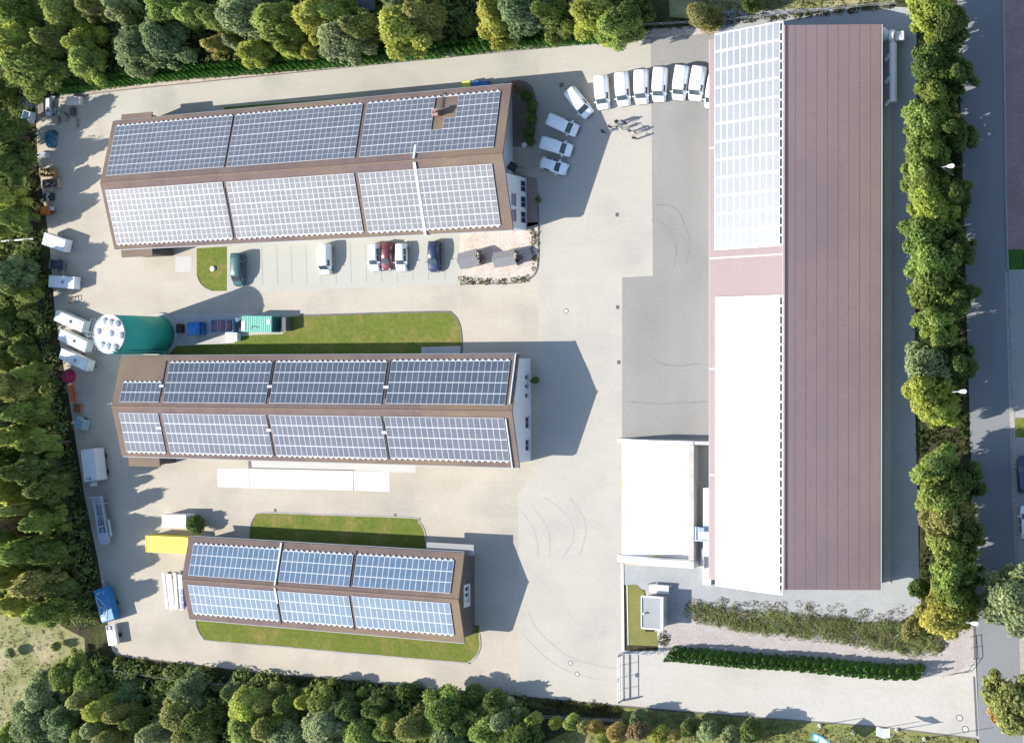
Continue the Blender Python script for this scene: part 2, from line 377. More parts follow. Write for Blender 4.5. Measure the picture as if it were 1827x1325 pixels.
M_brick = mat('red_brick', (.28, .12, .09), (.22, .10, .08), scale=6, rough=.9, fine=.2, coords='obj')
def pv_mat(name, a, b, rough, spec):
    return mat(name, a, b, scale=.45, rough=rough, spec=spec, fine=.10, fscale=1.1, coords='pos', lo=.3, hi=.7)
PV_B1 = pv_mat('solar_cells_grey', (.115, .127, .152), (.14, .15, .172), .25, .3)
PV_B1S = pv_mat('solar_cells_grey_glare', (.215, .212, .212), (.24, .236, .235), .25, .3)  # south slope copy of the grey cells, sun glare lightened into the colour
PV_B3S = pv_mat('solar_cells_blue_glare', (.175, .225, .285), (.205, .255, .31), .30, .4)  # blue cells again for the south slope, paler to carry the glare
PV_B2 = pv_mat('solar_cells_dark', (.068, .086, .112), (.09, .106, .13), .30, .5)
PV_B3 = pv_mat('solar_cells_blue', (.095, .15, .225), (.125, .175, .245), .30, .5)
PV_B2S = pv_mat('solar_cells_dark_glare', (.125, .132, .156), (.15, .156, .18), .30, .4)  # dark cells on the south slope, sun sheen mixed into the base colour
PV_H = pv_mat('solar_cells_pale', (.13, .145, .17), (.155, .168, .19), .40, 1.0)

class Barn:
    def __init__(s, name, label, x0, x1, yc, w, e, r, th, ov_w, cols):
        s.xc = (x0 + x1) / 2; s.L = (x1 - x0); s.w = w; s.e = e; s.r = r; s.th = th
        c = Vector(((x0 + x1) / 2 * math.cos(th), yc + (x0 + x1) / 2 * math.sin(th), 0))
        s.M = Matrix.Translation(c) @ Matrix.Rotation(th, 4, 'Z'); s.Mi = s.M.inverted()
        s.root = thing(name, label, 'building', c, th)
        s.hl = s.L / 2
    def loc(s, px, py, sgn, off=0.0):
        "photo pixel -> (u along ridge, v down slope 0..1) on a roof slope"
        n = s.M.to_3x3() @ Vector((0, sgn * (s.r - s.e), s.w)).normalized()
        p = s.M @ Vector((0, 0, s.r)) + n * off
        q = s.Mi @ on_plane(px, py, p, n)
        return q.x, q.y * sgn / s.w
    def pt(s, u, v, sgn, off=0.0):
        n = Vector((0, sgn * (s.r - s.e), s.w)).normalized()
        return Vector((u, sgn * s.w * v, s.r - (s.r - s.e) * v)) + n * off
    def roof(s, th=.28):
        rf = MB(); w, e, r, L = s.w, s.e, s.r, s.hl
        for sg in (1, -1):
            top = [s.pt(-L, 0, sg), s.pt(L, 0, sg), s.pt(L, 1, sg), s.pt(-L, 1, sg)]
            lo = [p - Vector((0, 0, th)) for p in top]
            if sg > 0: top = top[::-1]; lo = lo[::-1]
            rf.hexa(lo[::-1] if False else lo, top)
        o = rf.build('roof', M_tile, s.root); s.rf = o
        rc = MB()
        n = int(s.L / .42)
        for i in range(n):
            a = -L + i * s.L / n; b = a + s.L / n * .96
            k = .16 if i % 2 else .15
            rc.hexa([(a, -k, r - .03), (b, -k, r - .03), (b, k, r - .03), (a, k, r - .03)], [(a, -k * .5, r + .09), (b, -k * .5, r + .09), (b, k * .5, r + .09), (a, k * .5, r + .09)])
        rc.build('ridge_cap', M_ridge, o)
        for sg in (1, -1):
            gt = MB(); gt.tube((-L + .1, sg * (w + .06), e - .26), (L - .1, sg * (w + .06), e - .26), .08, n=8); gt.build('gutter', M_zinc, o)
    def array(s, sgn, TL, TR, BL, BR, rows, m, mid=False, pitch=.885, skip=(), white=.06, rails=True):
        "one block of modules; TL.. are photo corners (T = nearer the top of the picture)"
        a = s.loc(*TL, sgn, .14); b = s.loc(*TR, sgn, .14); c = s.loc(*BL, sgn, .14); d = s.loc(*BR, sgn, .14)
        u0 = (a[0] + c[0]) / 2; u1 = (b[0] + d[0]) / 2
        va = (a[1] + b[1]) / 2; vb = (c[1] + d[1]) / 2
        v0, v1 = min(va, vb), max(va, vb)            # v0 nearer the ridge
        n = max(1, round((u1 - u0) / pitch)); du = (u1 - u0) / n; dv = (v1 - v0) / rows
        sl = math.hypot(s.w, s.r - s.e)
        B = MB()
        gu = white / 2; gv = .055 / sl
        for i in range(n):
            for j in range(rows):
                if (i, j) in skip: continue
                A = u0 + i * du; Bq = A + du; V = v0 + j * dv; W = V + dv
                cs = [s.pt(A, V, sgn, .14), s.pt(Bq, V, sgn, .14), s.pt(Bq, W, sgn, .14), s.pt(A, W, sgn, .14)]
                lw = [s.pt(A, V, sgn, .09), s.pt(Bq, V, sgn, .09), s.pt(Bq, W, sgn, .09), s.pt(A, W, sgn, .09)]
                if sgn > 0: cs = cs[::-1]; lw = lw[::-1]
                B.hexa(lw, cs, 0)
                panes = [(V + gv, (V + W) / 2 - gv * .42), ((V + W) / 2 + gv * .42, W - gv)] if mid else [(V + gv, W - gv)]
                for p, q in panes:
                    f = [s.pt(A + gu, p, sgn, .146), s.pt(Bq - gu, p, sgn, .146), s.pt(Bq - gu, q, sgn, .146), s.pt(A + gu, q, sgn, .146)]
                    if sgn > 0: f = f[::-1]
                    B.quad(*f, 1)
        o = B.build('solar_array', [M_frame, m], s.rf)
        if rails:
            R = MB()
            ext = .22 / sl
            for i in range(n):
                for q in ((i + .5),):
                    U = u0 + q * du
                    for k, wd in ((0, .30), (.5, .22), (.8, .12)):
                        V = v1 + ext * k; V2 = v1 + ext * (k + .5)
                        f = [s.pt(U - wd, V, sgn, .12), s.pt(U + wd, V, sgn, .12), s.pt(U + wd * .8, V2, sgn, .12), s.pt(U - wd * .8, V2, sgn, .12)]
                        g = [x - Vector((0, 0, .07)) for x in f]
                        if sgn > 0: f = f[::-1]; g = g[::-1]
                        R.hexa(g, f)
            f = [s.pt(u0, v1 - .2 * ext, sgn, .11), s.pt(u1, v1 - .2 * ext, sgn, .11), s.pt(u1, v1 + .3 * ext, sgn, .11), s.pt(u0, v1 + .3 * ext, sgn, .11)]
            g = [x - Vector((0, 0, .05)) for x in f]
            if sgn > 0: f = f[::-1]; g = g[::-1]
            R.hexa(g, f)
            R.build('mounting_rails', M_frame, s.rf)
        return u0, u1, v0, v1, n
    def duct(s, sgn, u, v0, v1, w=.16, m=None):
        B = MB()
        f = [s.pt(u - w, v0, sgn, .2), s.pt(u + w, v0, sgn, .2), s.pt(u + w, v1, sgn, .2), s.pt(u - w, v1, sgn, .2)]
        g = [x - Vector((0, 0, .16)) for x in f]
        if sgn > 0: f = f[::-1]; g = g[::-1]
        B.hexa(g, f)
        B.build('cable_duct', m or M_frame, s.rf)
    def clips(s, sgn, u, v0, v1, n):
        B = MB()
        for i in range(1):
            v = v0; v2 = v1
            f = [s.pt(u - .07, v, sgn, .1), s.pt(u + .07, v, sgn, .1), s.pt(u + .07, v2, sgn, .1), s.pt(u - .07, v2, sgn, .1)]
            g = [x - Vector((0, 0, .08)) for x in f]
            if sgn > 0: f = f[::-1]; g = g[::-1]
            B.hexa(g, f)
        B.build('cable_tray', flat('black_cable', (.04, .04, .045)), s.rf)
    def walls(s, m, xw, xe, iny=.6):
        "long walls and gables; xw / xe = local x of the gable walls"
        w = s.w - iny; t = .3; z = s.e - .3 + (s.r - s.e) * iny / s.w * .0
        zc = lambda y: s.r - (s.r - s.e) * abs(y) / s.w - .32
        B = MB()
        for sg in (1, -1):
            B.box(((xw + xe) / 2, sg * (w - t / 2), (zc(w)) / 2), (xe - xw, t, zc(w)))
        for x, d in ((xw, 1), (xe, -1)):
            ring = [(-w + t, 0), (w - t, 0), (w - t, zc(w - t)), (0, zc(0)), (-w + t, zc(w - t))]
            a = [(x, y, zz) for y, zz in ring]; b = [(x + d * t, y, zz) for y, zz in ring]
            B.hexa(a if d > 0 else b, b if d > 0 else a)
        return B.build('wall', m, s.root)
    def local(s, p): return s.Mi @ p
def window(parent, x, y0, y1, z0, z1, bars=1, m_frame=None, depth=.05, pane=None):
    "window in an east-facing wall (local coordinates)"
    B = MB(); t = .09
    cy, cz = (y0 + y1) / 2, (z0 + z1) / 2
    B.box((x + depth / 2, y0 + t / 2, cz), (depth, t, z1 - z0)); B.box((x + depth / 2, y1 - t / 2, cz), (depth, t, z1 - z0))
    B.box((x + depth / 2, cy, z0 + t / 2), (depth * .98, y1 - y0 - 2 * t, t)); B.box((x + depth / 2, cy, z1 - t / 2), (depth * .98, y1 - y0 - 2 * t, t))
    for k in range(bars):
        B.box((x + depth / 2, y0 + (y1 - y0) * (k + 1) / (bars + 1), cz), (depth * .9, .05, z1 - z0 - 2 * t))
    w = B.build('window', m_frame or M_frame, parent)
    P = MB(); P.box((x + .012, cy, cz), (.02, y1 - y0 - .12, z1 - z0 - .12)); P.build('pane', pane or M_glass, w)
    S = MB(); S.box((x + .09, cy, z0 - .04), (.2, y1 - y0 + .1, .05)); S.build('sill', M_zinc, w)
    return w
def win_px(barn, xl, pxs, pys, parent, zmin=None, **k):
    "window from its photo box: pxs = (top edge px, bottom edge px), pys = (north, south)"
    xw = (barn.M @ Vector((xl, 0, 0))).x
    a = barn.local(on_x(pxs[0], pys[0], xw)); b = barn.local(on_x(pxs[1], pys[1], xw))
    return window(parent, xl, min(a.y, b.y), max(a.y, b.y), min(a.z, b.z), max(a.z, b.z), **k)
def porch(barn, px, sgn, h, north_px):
    "small lean-to roof on a long side: px = x range at its outer edge"
    a = barn.local(G(px[0], north_px[0], h)); b = barn.local(G(px[1], north_px[1], h))
    yo = (a.y + b.y) / 2; yi = sgn * (barn.w - .3)
    zi = barn.e - .34; 
    B = MB()
    top = [(a.x, yi, zi), (b.x, yi, zi), (b.x, yo, h), (a.x, yo, h)]
    lo = [(x, y, z - .22) for x, y, z in top]
    if sgn > 0: top = top[::-1]; lo = lo[::-1]
    B.hexa(lo, top)
    o = B.build('porch_roof', M_tile, barn.root)
    W = MB()
    for x in (a.x + .35, b.x - .35):
        W.box((x, (yi + yo) / 2 - sgn * .1, (h - .3) / 2), (.24, abs(yo - yi) - .7, h - .3))
    W.box(((a.x + b.x) / 2, yo - sgn * .45, (h - .35) / 2), (b.x - a.x - 1.0, .22, h - .35))
    W.build('porch_wall', M_brownw, barn.root)

S_ = 1.88482914
# --- northern barn
b1 = Barn('solar_barn', 'long northern brown tiled barn with pale grey solar arrays and a white windowed east bay', -79.527 * S_, -44.463 * S_, 14.2647 * S_, 5.1157 * S_, 3.1052 * S_, 4.7199 * S_, .0098, 0, None)
b1.roof()
xe1 = b1.local(G(940, 411)).x
b1.walls(M_white, -b1.hl + .5, b1.hl - 2.6)
a_ = b1.array(1, (206.5, 225.8), (414.8, 207.3), (189.3, 313.5), (399, 298.9), 5, PV_B1, mid=True)
c_ = b1.array(1, (420.7, 205.2), (647.8, 187.3), (404, 297.6), (631, 282.2), 5, PV_B1, mid=True)
# notch round the chimney
nu0 = (656 + 640) / 2; 
un0, _v = b1.loc(648, 233, 1); un1, _v = b1.loc(886, 213, 1)
nn = round((un1 - un0) / .885)
def col_of(px, py): return int(round((b1.loc(px, py, 1)[0] - un0) / ((un1 - un0) / nn)))
ca, cb, cc = col_of(776, 195), col_of(817, 195), col_of(793, 222)
skip = {(i, j) for i in range(ca, cb) for j in (4, 3)} | {(i, 2) for i in range(ca, cc)}
e_ = b1.array(1, (656, 185.2), (893.6, 164), (640, 281), (879, 263), 5, PV_B1, mid=True, skip=skip)
for args in (((188.6, 338), (397, 325), (206.5, 435.2), (414, 423.6)), ((404, 323.8), (631, 309), (420.7, 422.9), (648, 413)), ((640, 308), (877.4, 292.5), (655, 413.4), (892.8, 400.5))):
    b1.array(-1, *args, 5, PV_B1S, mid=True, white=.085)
ud, vd = b1.loc(747, 226, 1); b1.duct(1, ud - .0, 0.02, .22); b1.clips(1, ud, .24, .9, 12)
b1.duct(-1, ud + .1, .02, 1.02, w=.2)
for px, py, sg in ((409, 255, 1), (636, 238, 1), (409, 375, -1), (636, 362, -1)):
    u, v = b1.loc(px, py, sg); b1.clips(sg, u - .12, .2, .88, 14)
# chimney
u, v = b1.loc(783, 203, 1); p = b1.pt(u, v, 1)
cb_ = MB(); cb_.box((u, p.y, p.z + .45), (.75, .75, 1.5)); ch = cb_.build('chimney', M_brick, b1.rf)
cb_ = MB(); cb_.box((u, p.y, p.z + 1.25), (.95, .95, .12)); cb_.tube((u - .15, p.y, p.z + 1.3), (u - .15, p.y, p.z + 1.7), .13); cb_.tube((u + .2, p.y, p.z + 1.3), (u + .2, p.y, p.z + 1.6), .1); cb_.build('chimney_cap', flat('cap_clay', (.30, .19, .16)), ch)
sd = MB()
for k in range(6):
    q = b1.pt(u + .35, v + .09 + k * (.94 - v - .09) / 5, 1); sd.box((q.x, q.y, q.z + .1), (.45, .22, .06))
q0 = b1.pt(u + .35, v + .08, 1); q1 = b1.pt(u + .35, .95, 1); sd.tube((q0.x, q0.y, q0.z + .06), (q1.x, q1.y, q1.z + .06), .04, n=5); sd.build('roof_steps', flat('dark_steel', (.05, .05, .055)), b1.rf)
porch(b1, (217, 271), 1, b1.e - .5, (208, 196)); porch(b1, (217, 272), -1, b1.e - .5, (460, 456))
# white east bay
yb = b1.local(G(940, 318)).y; ys = b1.local(G(940, 411)).y
zc = lambda y: b1.r - (b1.r - b1.e) * abs(y) / b1.w - .33
bay = MB()
ring = [(xe1, ys, 0), (xe1, yb, 0), (xe1, yb, zc(yb)), (xe1, ys, zc(ys))]
rin = [(b1.hl - 2.7, ys, 0), (b1.hl - 2.7, yb, 0), (b1.hl - 2.7, yb, zc(yb)), (b1.hl - 2.7, ys, zc(ys))]
bay.hexa(rin, ring); bayo = bay.build('bay', M_white, b1.root)
for py in ((321, 344), (349, 372), (376, 399.5)):
    win_px(b1, xe1 + .002, (928, 937), py, bayo, bars=1)
M_pinkf = flat('mauve_window_frame', (.36, .30, .34))
for py in ((344.5, 367.5), (373, 395.5)):
    win_px(b1, xe1 + .002, (911.5, 918), py, bayo, bars=2, m_frame=M_pinkf, pane=flat('mauve_blind', (.22, .19, .23)))
# --- middle barn
b2 = Barn('solar_barn', 'long middle brown tiled barn with dark solar arrays and a white gable with five windows', -79.286 * S_, -44.2127 * S_, -3.8831 * S_, 4.01449 * S_, 2.51617 * S_, 3.75288 * S_, .003626, 0, None)
b2.roof()
xe2 = b2.local(G(947.2, 780)).x
w2 = b2.walls(M_white, -b2.hl + .5, xe2)
for args, rows in ((((219.3, 682.6), (288, 683), (213, 717), (282, 717.7)), 2), (((302.7, 647.4), (486, 647), (290, 718.5), (472, 720)), 4),
                   (((492.6, 646.8), (691.4, 645.6), (480.5, 720.3), (678.6, 721)), 4), (((699, 645.6), (912, 643), (687, 721), (899, 722)), 4)):
    b2.array(1, *args, rows, PV_B2)
for args in (((212.4, 735.7), (281.4, 737), (225.8, 805), (295, 806)), ((290, 737.5), (473, 739.5), (302.7, 807.5), (487, 811)),
             ((481, 740), (678.6, 742), (493, 812), (691.4, 816.5)), ((685.8, 742.6), (899, 745), (696.5, 816.5), (908.7, 821))):
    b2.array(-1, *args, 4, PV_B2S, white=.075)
for px, py, sg in ((287, 700, 1), (482, 690, 1), (690, 690, 1), (287, 775, -1), (483, 778, -1), (688, 780, -1)):
    u, v = b2.loc(px, py, sg); b2.clips(sg, u, .2, .9, 12); b2.duct(sg, u, .38, .43, w=.4)
u, v = b2.loc(910, 690, 1); b2.duct(1, u + .3, .12, 1.0, w=.08); b2.clips(1, u + .55, .3, .6, 7)
u, v = b2.loc(904, 785, -1); b2.duct(-1, u + .35, .12, 1.0, w=.08)
for pxs, py in (((936.2, 940.5), (668.5, 677)), ((936.2, 940.5), (685, 693)), ((936.2, 940.5), (701, 709.5))):
    win_px(b2, xe2 + .002, pxs, py, w2, bars=0)
for pxs, py in (((936.5, 942.3), (743, 764)), ((936.5, 942.3), (784, 804))):
    win_px(b2, xe2 + .002, pxs, py, w2, bars=1)
porch(b2, (230, 285), -1, b2.e - .5, (832, 832))
# --- southern barn
b3 = Barn('solar_barn', 'shorter southern brown tiled barn with blue solar arrays and a dark boarded gable', -72.9985 * S_, -48.7419 * S_, -17.5755 * S_, 3.2697 * S_, 2.1525 * S_, 3.1276 * S_, .00101, 0, None)
b3.roof()
xe3 = b3.local(G(846.6, 1060)).x
w3 = b3.walls(M_brownw, -b3.hl + .5, xe3)
for args in (((345, 972.5), (501, 979.4), (335.6, 1026.8), (490, 1036.8)), ((505.4, 982), (631, 991), (496, 1037.6), (621, 1046)), ((637.5, 991), (811, 999.9), (628, 1046.6), (801.7, 1058))):
    b3.array(1, *args, 3, PV_B3, white=.10)
for args in (((334.8, 1042.7), (488.7, 1053), (345, 1094), (498.5, 1104.3)), ((495, 1054.3), (621.6, 1062), (504, 1105.6), (630.4, 1115.8)), ((628, 1063), (802, 1074.8), (636, 1117), (810, 1131))):
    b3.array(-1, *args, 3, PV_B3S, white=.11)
u, v = b3.loc(497, 1005, 1); b3.duct(1, u, .02, .98, w=.14); b3.duct(-1, u, .02, .4, w=.14); b3.clips(-1, u - .05, .4, .9, 8)
u, v = b3.loc(631, 1020, 1); b3.clips(1, u, .15, .9, 9); u, v = b3.loc(627, 1090, -1); b3.clips(-1, u, .15, .9, 9)
xw3 = (b3.M @ Vector((xe3, 0, 0))).x
a = b3.local(on_x(827, 1043.5, xw3)); b = b3.local(on_x(838.4, 1080, xw3))
fp = MB(); fp.box((xe3 + .03, (a.y + b.y) / 2, (a.z + b.z) / 2), (.05, abs(a.y - b.y), abs(a.z - b.z))); fp = fp.build('window_surround', M_frame, w3)
for py, pn in (((1046.5, 1053.5), None), ((1057.5, 1064), None), ((1068.5, 1074), flat('yellow_blind', (.5, .42, .2)))):
    win_px(b3, xe3 + .057, (829, 834.5), py, fp, bars=0, pane=pn)
cn = MB(); q0 = b3.local(G(762, 976, 3.2)); q1 = b3.local(G(846, 985, 3.2)); 
cn.box(((q0.x + q1.x) / 2, b3.w + .3, 3.25), (q1.x - q0.x, 1.5, .18)); 
cn = cn.build('canopy', flat('grey_canopy', (.26, .255, .25), rough=.7), b3.root)
# ------------------------------------------------------------------ the big hall
hx0, hx1, hy0, hy1, he, hr = -57.50, -36.035, -28.71, 39.72, 3.1, 7.5
M_hroof = mat('fibre_roof_shade_side', (.335, .228, .212), (.362, .248, .23), scale=.12, rough=.62, spec=.25, fine=.07, fscale=2.2, coords='obj', stretch=(2, .25, 1), third=(.305, .212, .205), tscale=.09)  # east slope copy of the sheeting, colour lifted against the grazing sun
M_hroofw = mat('fibre_roof_sun_side', (.235, .175, .17), (.25, .19, .185), scale=.12, rough=.6, spec=.35, fine=.06, fscale=2.2, coords='obj')  # same sheeting on the west slope, colour kept darker against sun and glare
hcx = (hx0 + hx1) / 2; hcy = (hy0 + hy1) / 2; hw = (hx1 - hx0) / 2; hl = (hy1 - hy0) / 2
hall = thing('warehouse', 'huge long mauve roofed hall with a white glaring solar roof on its west slope', 'building', (hcx, hcy, 0))
def hp(v, sg, y, off=0.0):
    n = Vector((sg * (hr - he), 0, hw)).normalized()
    return Vector((sg * hw * v, y, hr - (hr - he) * v)) + n * off
R = MB()
for sg, mi in ((1, 0), (-1, 1)):
    t = [hp(0, sg, -hl), hp(1, sg, -hl), hp(1, sg, hl), hp(0, sg, hl)]
    l = [x - Vector((0, 0, .2)) for x in t]
    if sg < 0: t = t[::-1]; l = l[::-1]
    R.hexa(l, t, mi)
hroof = R.build('roof', [M_hroof, M_hroofw], hall)
seam = MB()
for k in range(1, 9):
    v = k / 9.0
    seam.hexa([hp(v - .002, 1, -hl + .02, -.01), hp(v + .002, 1, -hl + .02, -.01), hp(v + .002, 1, hl - .02, -.01), hp(v - .002, 1, hl - .02, -.01)],
              [hp(v - .002, 1, -hl + .02, .012), hp(v + .002, 1, -hl + .02, .012), hp(v + .002, 1, hl - .02, .012), hp(v - .002, 1, hl - .02, .012)])
seam.build('roof_seams', flat('roof_seam', (.27, .185, .175), rough=.8), hroof)
rib = MB()
nr = 150
for k in range(nr):
    y = -hl + (k + .5) * 2 * hl / nr
    rib.quad(hp(.01, 1, y - .03, .006), hp(.995, 1, y - .03, .006), hp(.995, 1, y + .03, .006), hp(.01, 1, y + .03, .006))
rib.build('sheet_laps', flat('sheet_lap', (.315, .215, .2), rough=.7), hroof)
rl = MB(); rl.hexa([(-.25, -hl, hr - .05), (.25, -hl, hr - .05), (.25, hl, hr - .05), (-.25, hl, hr - .05)], [(-.1, -hl, hr + .08), (.1, -hl, hr + .08), (.1, hl, hr + .08), (-.1, hl, hr + .08)])
rl.build('ridge_cap', M_hroof, hroof)
gt = MB(); gt.box((hw + .1, 0, he - .12), (.16, 2 * hl, .14)); gt.build('gutter', M_zinc, hroof)
gt = MB(); gt.box((-hw - .08, 0, he - .12), (.12, 2 * hl, .14)); gt.build('gutter', M_zinc, hroof)
W = MB()
W.box((hw - .35, 0, (he - .25) / 2), (.2, 2 * hl - 1.2, he - .25)); W.box((-hw + .5, 0, (he - .25) / 2), (.2, 2 * hl - 1.2, he - .25))
for y in (-hl + .5, hl - .5):
    ring = [(-hw + .6, 0), (hw - .45, 0), (hw - .45, he - .2), (0, hr - .3), (-hw + .6, he - .25)]
    W.hexa([(x, y + .1, z) for x, z in ring], [(x, y - .1, z) for x, z in ring])
W.build('wall', flat('grey_cladding', (.33, .34, .35), rough=.6), hall)
pl = MB(); pl.box((hw + .25, 0, .06), (.9, 2 * hl - 1, .12)); pl.build('plinth', M_conc, hall)
def hall_array(TL, TR, BL, BR, cols, rows):
    off = .2
    n = Vector((-(hr - he), 0, hw)).normalized(); p0 = Vector((hcx, 0, hr)) + n * off
    P = [on_plane(*q, p0, n) - Vector((hcx, hcy, 0)) for q in (TL, TR, BL, BR)]
    va = -(P[0].x + P[2].x) / 2 / hw; vb = -(P[1].x + P[3].x) / 2 / hw
    va = min(va, .985); y1 = (P[0].y + P[1].y) / 2; y0 = (P[2].y + P[3].y) / 2
    du = (va - vb) / cols; dy = (y1 - y0) / rows
    nl = Vector((-(hr - he), 0, hw)).normalized()
    def pt(v, y, o): return Vector((-hw * v, y, hr - (hr - he) * v)) + nl * o
    B = MB(); sl = math.hypot(hw, hr - he)
    for i in range(cols):
        for j in range(rows):
            A = vb + i * du; Bq = A + du; Y = y0 + j * dy; Z = Y + dy
            f = [pt(Bq, Y, off), pt(A, Y, off), pt(A, Z, off), pt(Bq, Z, off)]
            g = [pt(Bq, Y, off - .06), pt(A, Y, off - .06), pt(A, Z, off - .06), pt(Bq, Z, off - .06)]
            B.hexa(g, f, 0)
            gv = .07 / sl; gy = .14
            B.quad(pt(Bq - gv, Y + gy, off + .006), pt(A + gv, Y + gy, off + .006), pt(A + gv, Z - gy, off + .006), pt(Bq - gv, Z - gy, off + .006), 1)
    o = B.build('solar_array', [M_frame, PV_H], hroof)
    R = MB()
    k = int((y1 - y0) / 1.15)
    for i in range(k + 1):
        y = y0 + .15 + (y1 - y0 - .3) * i / k
        R.hexa([pt(vb + .002, y - .09, off - .2), pt(vb - .03, y - .09, off - .2), pt(vb - .03, y + .09, off - .2), pt(vb + .002, y + .09, off - .2)],
               [pt(vb + .002, y - .16, off - .06), pt(vb - .03, y - .06, off - .06), pt(vb - .03, y + .06, off - .06), pt(vb + .002, y + .16, off - .06)])
    R.hexa([pt(vb - .026, y0, off - .22), pt(vb - .036, y0, off - .22), pt(vb - .036, y1, off - .22), pt(vb - .026, y1, off - .22)], [pt(vb - .026, y0, off - .08), pt(vb - .036, y0, off - .08), pt(vb - .036, y1, off - .08), pt(vb - .026, y1, off - .08)])
    R.build('mounting_rails', M_frame, hroof)
hall_array((1276.4, 61), (1392, 37.3), (1275, 446), (1393, 439), 10, 12)
hall_array((1276, 531), (1392, 525), (1278, 1045), (1393, 1061), 10, 16)
for py in (264, 461, 658, 847):
    n = Vector((-(hr - he), 0, hw)).normalized(); y = on_plane(1270, py, Vector((hcx, 0, hr)), n).y - hcy
    a, b = hp(0, -1, y, .0), hp(1, -1, y, .0)
    d = Vector((0, .08, 0)); u = Vector((0, 0, .03))
    sj = MB(); sj.hexa([b - d - u, a - d - u, a + d - u, b + d - u], [b - d + u, a - d + u, a + d + u, b + d + u]); sj.build('roof_joint', M_frame, hroof)
# extraction ducts beside the hall
M_duct = flat('galvanised_duct', (.66, .69, .71), rough=.5, spec=.4)
du_ = thing('extraction_duct', 'large pale ventilation duct with three branches beside the east wall of the hall', 'duct', G(1593, 130))
o_ = Vector(du_.location)
def L(px, py, h): return G(px, py, h) - o_
B = MB(); B.tube(L(1593, 77, 1.6), L(1593.5, 182, 1.6), .47, n=16); B.build('main_pipe', M_duct, du_, smooth=False)
for y in (103, 143, 183):
    B = MB(); B.path([L(1591, y - 7, 1.6), L(1584, y - 1, 1.6), L(1580.5, y + 4, 1.4), L(1580, y + 4.5, .1)], .24, 10); B.build('branch_pipe', M_duct, du_)
B = MB(); B.tube(L(1574, 62, 1.6), L(1586, 64.5, 1.6), .95, .5, 12); B.build('reducer', M_duct, du_)
B = MB(); B.tube(L(1588, 64, 1.6), L(1596, 64.5, 1.6), .75, n=16); B.tube(L(1592, 64, 1.6), L(1592.5, 80, 1.6), .3, n=10); B.build('fan_housing', M_duct, du_)
q = L(1606, 65, 1.2); B = MB(); B.box((q.x, q.y, 1.2), (1.0, 1.05, 1.0)); B.box((q.x - .25, q.y, 1.74), (.1, .8, .08)); B.box((q.x + .1, q.y, 1.74), (.1, .8, .08)); B.build('motor_box', M_duct, du_)
B = MB()
for y in (77, 105, 140, 175): p_ = L(1593, y, 0); B.box((p_.x, p_.y, .6), (.1, .1, 1.2)); 
p_ = L(1606, 65, 0); B.box((p_.x, p_.y, .35), (.8, .8, .7)); p_ = L(1590, 64, 0); B.box((p_.x, p_.y, .45), (.5, .5, .9))
B.build('support', M_zinc, du_)
# ------------------------------------------------------------------ silo
SX, SY, SR, SH = -77.3504276 * S_, 1.56361734 * S_, 2.80, 12.0
silo = thing('silo', 'tall green silo with a white round top carrying nine domed vents', 'silo', (SX, SY, 0))
M_green = mat('teal_green_paint', (.028, .31, .225), (.036, .36, .265), scale=.5, rough=.55, spec=.35, fine=.06, coords='obj', stretch=(1, 1, .3))
B = MB(); B.lathe([(SR, .3), (SR, SH - .12)], n=48); B.build('shell', M_green, silo, smooth=False)
for p in silo.children[0].data.polygons: p.use_smooth = len(p.vertices) == 4
B = MB(); B.lathe([(SR + .55, -.05), (SR + .55, .3)], n=40); B.build('base_ring', M_conc, silo)
M_top = mat('weathered_white_top', (.66, .64, .60), (.58, .52, .45), scale=.7, rough=.85, fine=.1, coords='obj')
B = MB(); B.lathe([(SR + .06, SH - .12), (SR + .06, SH + .02), (SR - .25, SH + .05), (.01, SH + .22)], n=48); top = B.build('roof_disc', M_top, silo)
B = MB()
for i in range(48):
    a = i * math.pi / 24; b = a + math.pi / 24; rr = SR + .03
    B.tube((rr * math.cos(a), rr * math.sin(a), SH + .06), (rr * math.cos(b), rr * math.sin(b), SH + .06), .06, n=5)
B.build('rim', M_frame, top)
M_dome = flat('white_vent', (.72, .73, .74), rough=.5)
for px, py in ((184, 573), (195, 575), (206.5, 577.5), (173, 591.5), (195.5, 595), (213.5, 598.5), (180, 615), (190.5, 618), (202.5, 619.5)):
    q = G(px, py, SH + .3) - Vector((SX, SY, 0))
    B = MB(); B.lathe([(.34, 0), (.34, .12), (.5, .14), (.47, .28), (.36, .40), (.2, .48), (.03, .5)], c=(q.x, q.y, SH + .06), n=16); B.build('vent_dome', M_dome, top)
B = MB()
for dy in (-.25, .25): B.tube((-SR - .35, dy, .2), (-SR - .35, dy, SH + .9), .04, n=6)
for k in range(36): B.tube((-SR - .35, -.25, .4 + k * .32), (-SR - .35, .25, .4 + k * .32), .025, n=5)
lad = B.build('ladder', M_zinc, silo)
B = MB()
for z in np.arange(2.6, SH + .8, .9):
    pts = [(-SR - .35 - .7 * math.sin(t), .38 * -math.cos(t) * 1.0, z) for t in np.linspace(0, math.pi, 9)]
    B.path(pts, .035, 5)
for t in (.5, 1.05, 1.57, 2.1, 2.65):
    B.tube((-SR - .35 - .7 * math.sin(t), -.38 * math.cos(t), 2.6), (-SR - .35 - .7 * math.sin(t), -.38 * math.cos(t), SH + .8), .03, n=5)
pts = [(-(SR + .5) * math.cos(t), (SR + .5) * math.sin(t), SH + .0) for t in np.linspace(-.75, .75, 10)]
B.path([(x, y, z) for x, y, z in pts], .035, 5); B.path([(x, y, z + .9) for x, y, z in pts], .035, 5)
for x, y, z in pts: B.tube((x, y, z), (x, y, z + .9), .025, n=5)
B.build('safety_cage', M_zinc, lad)
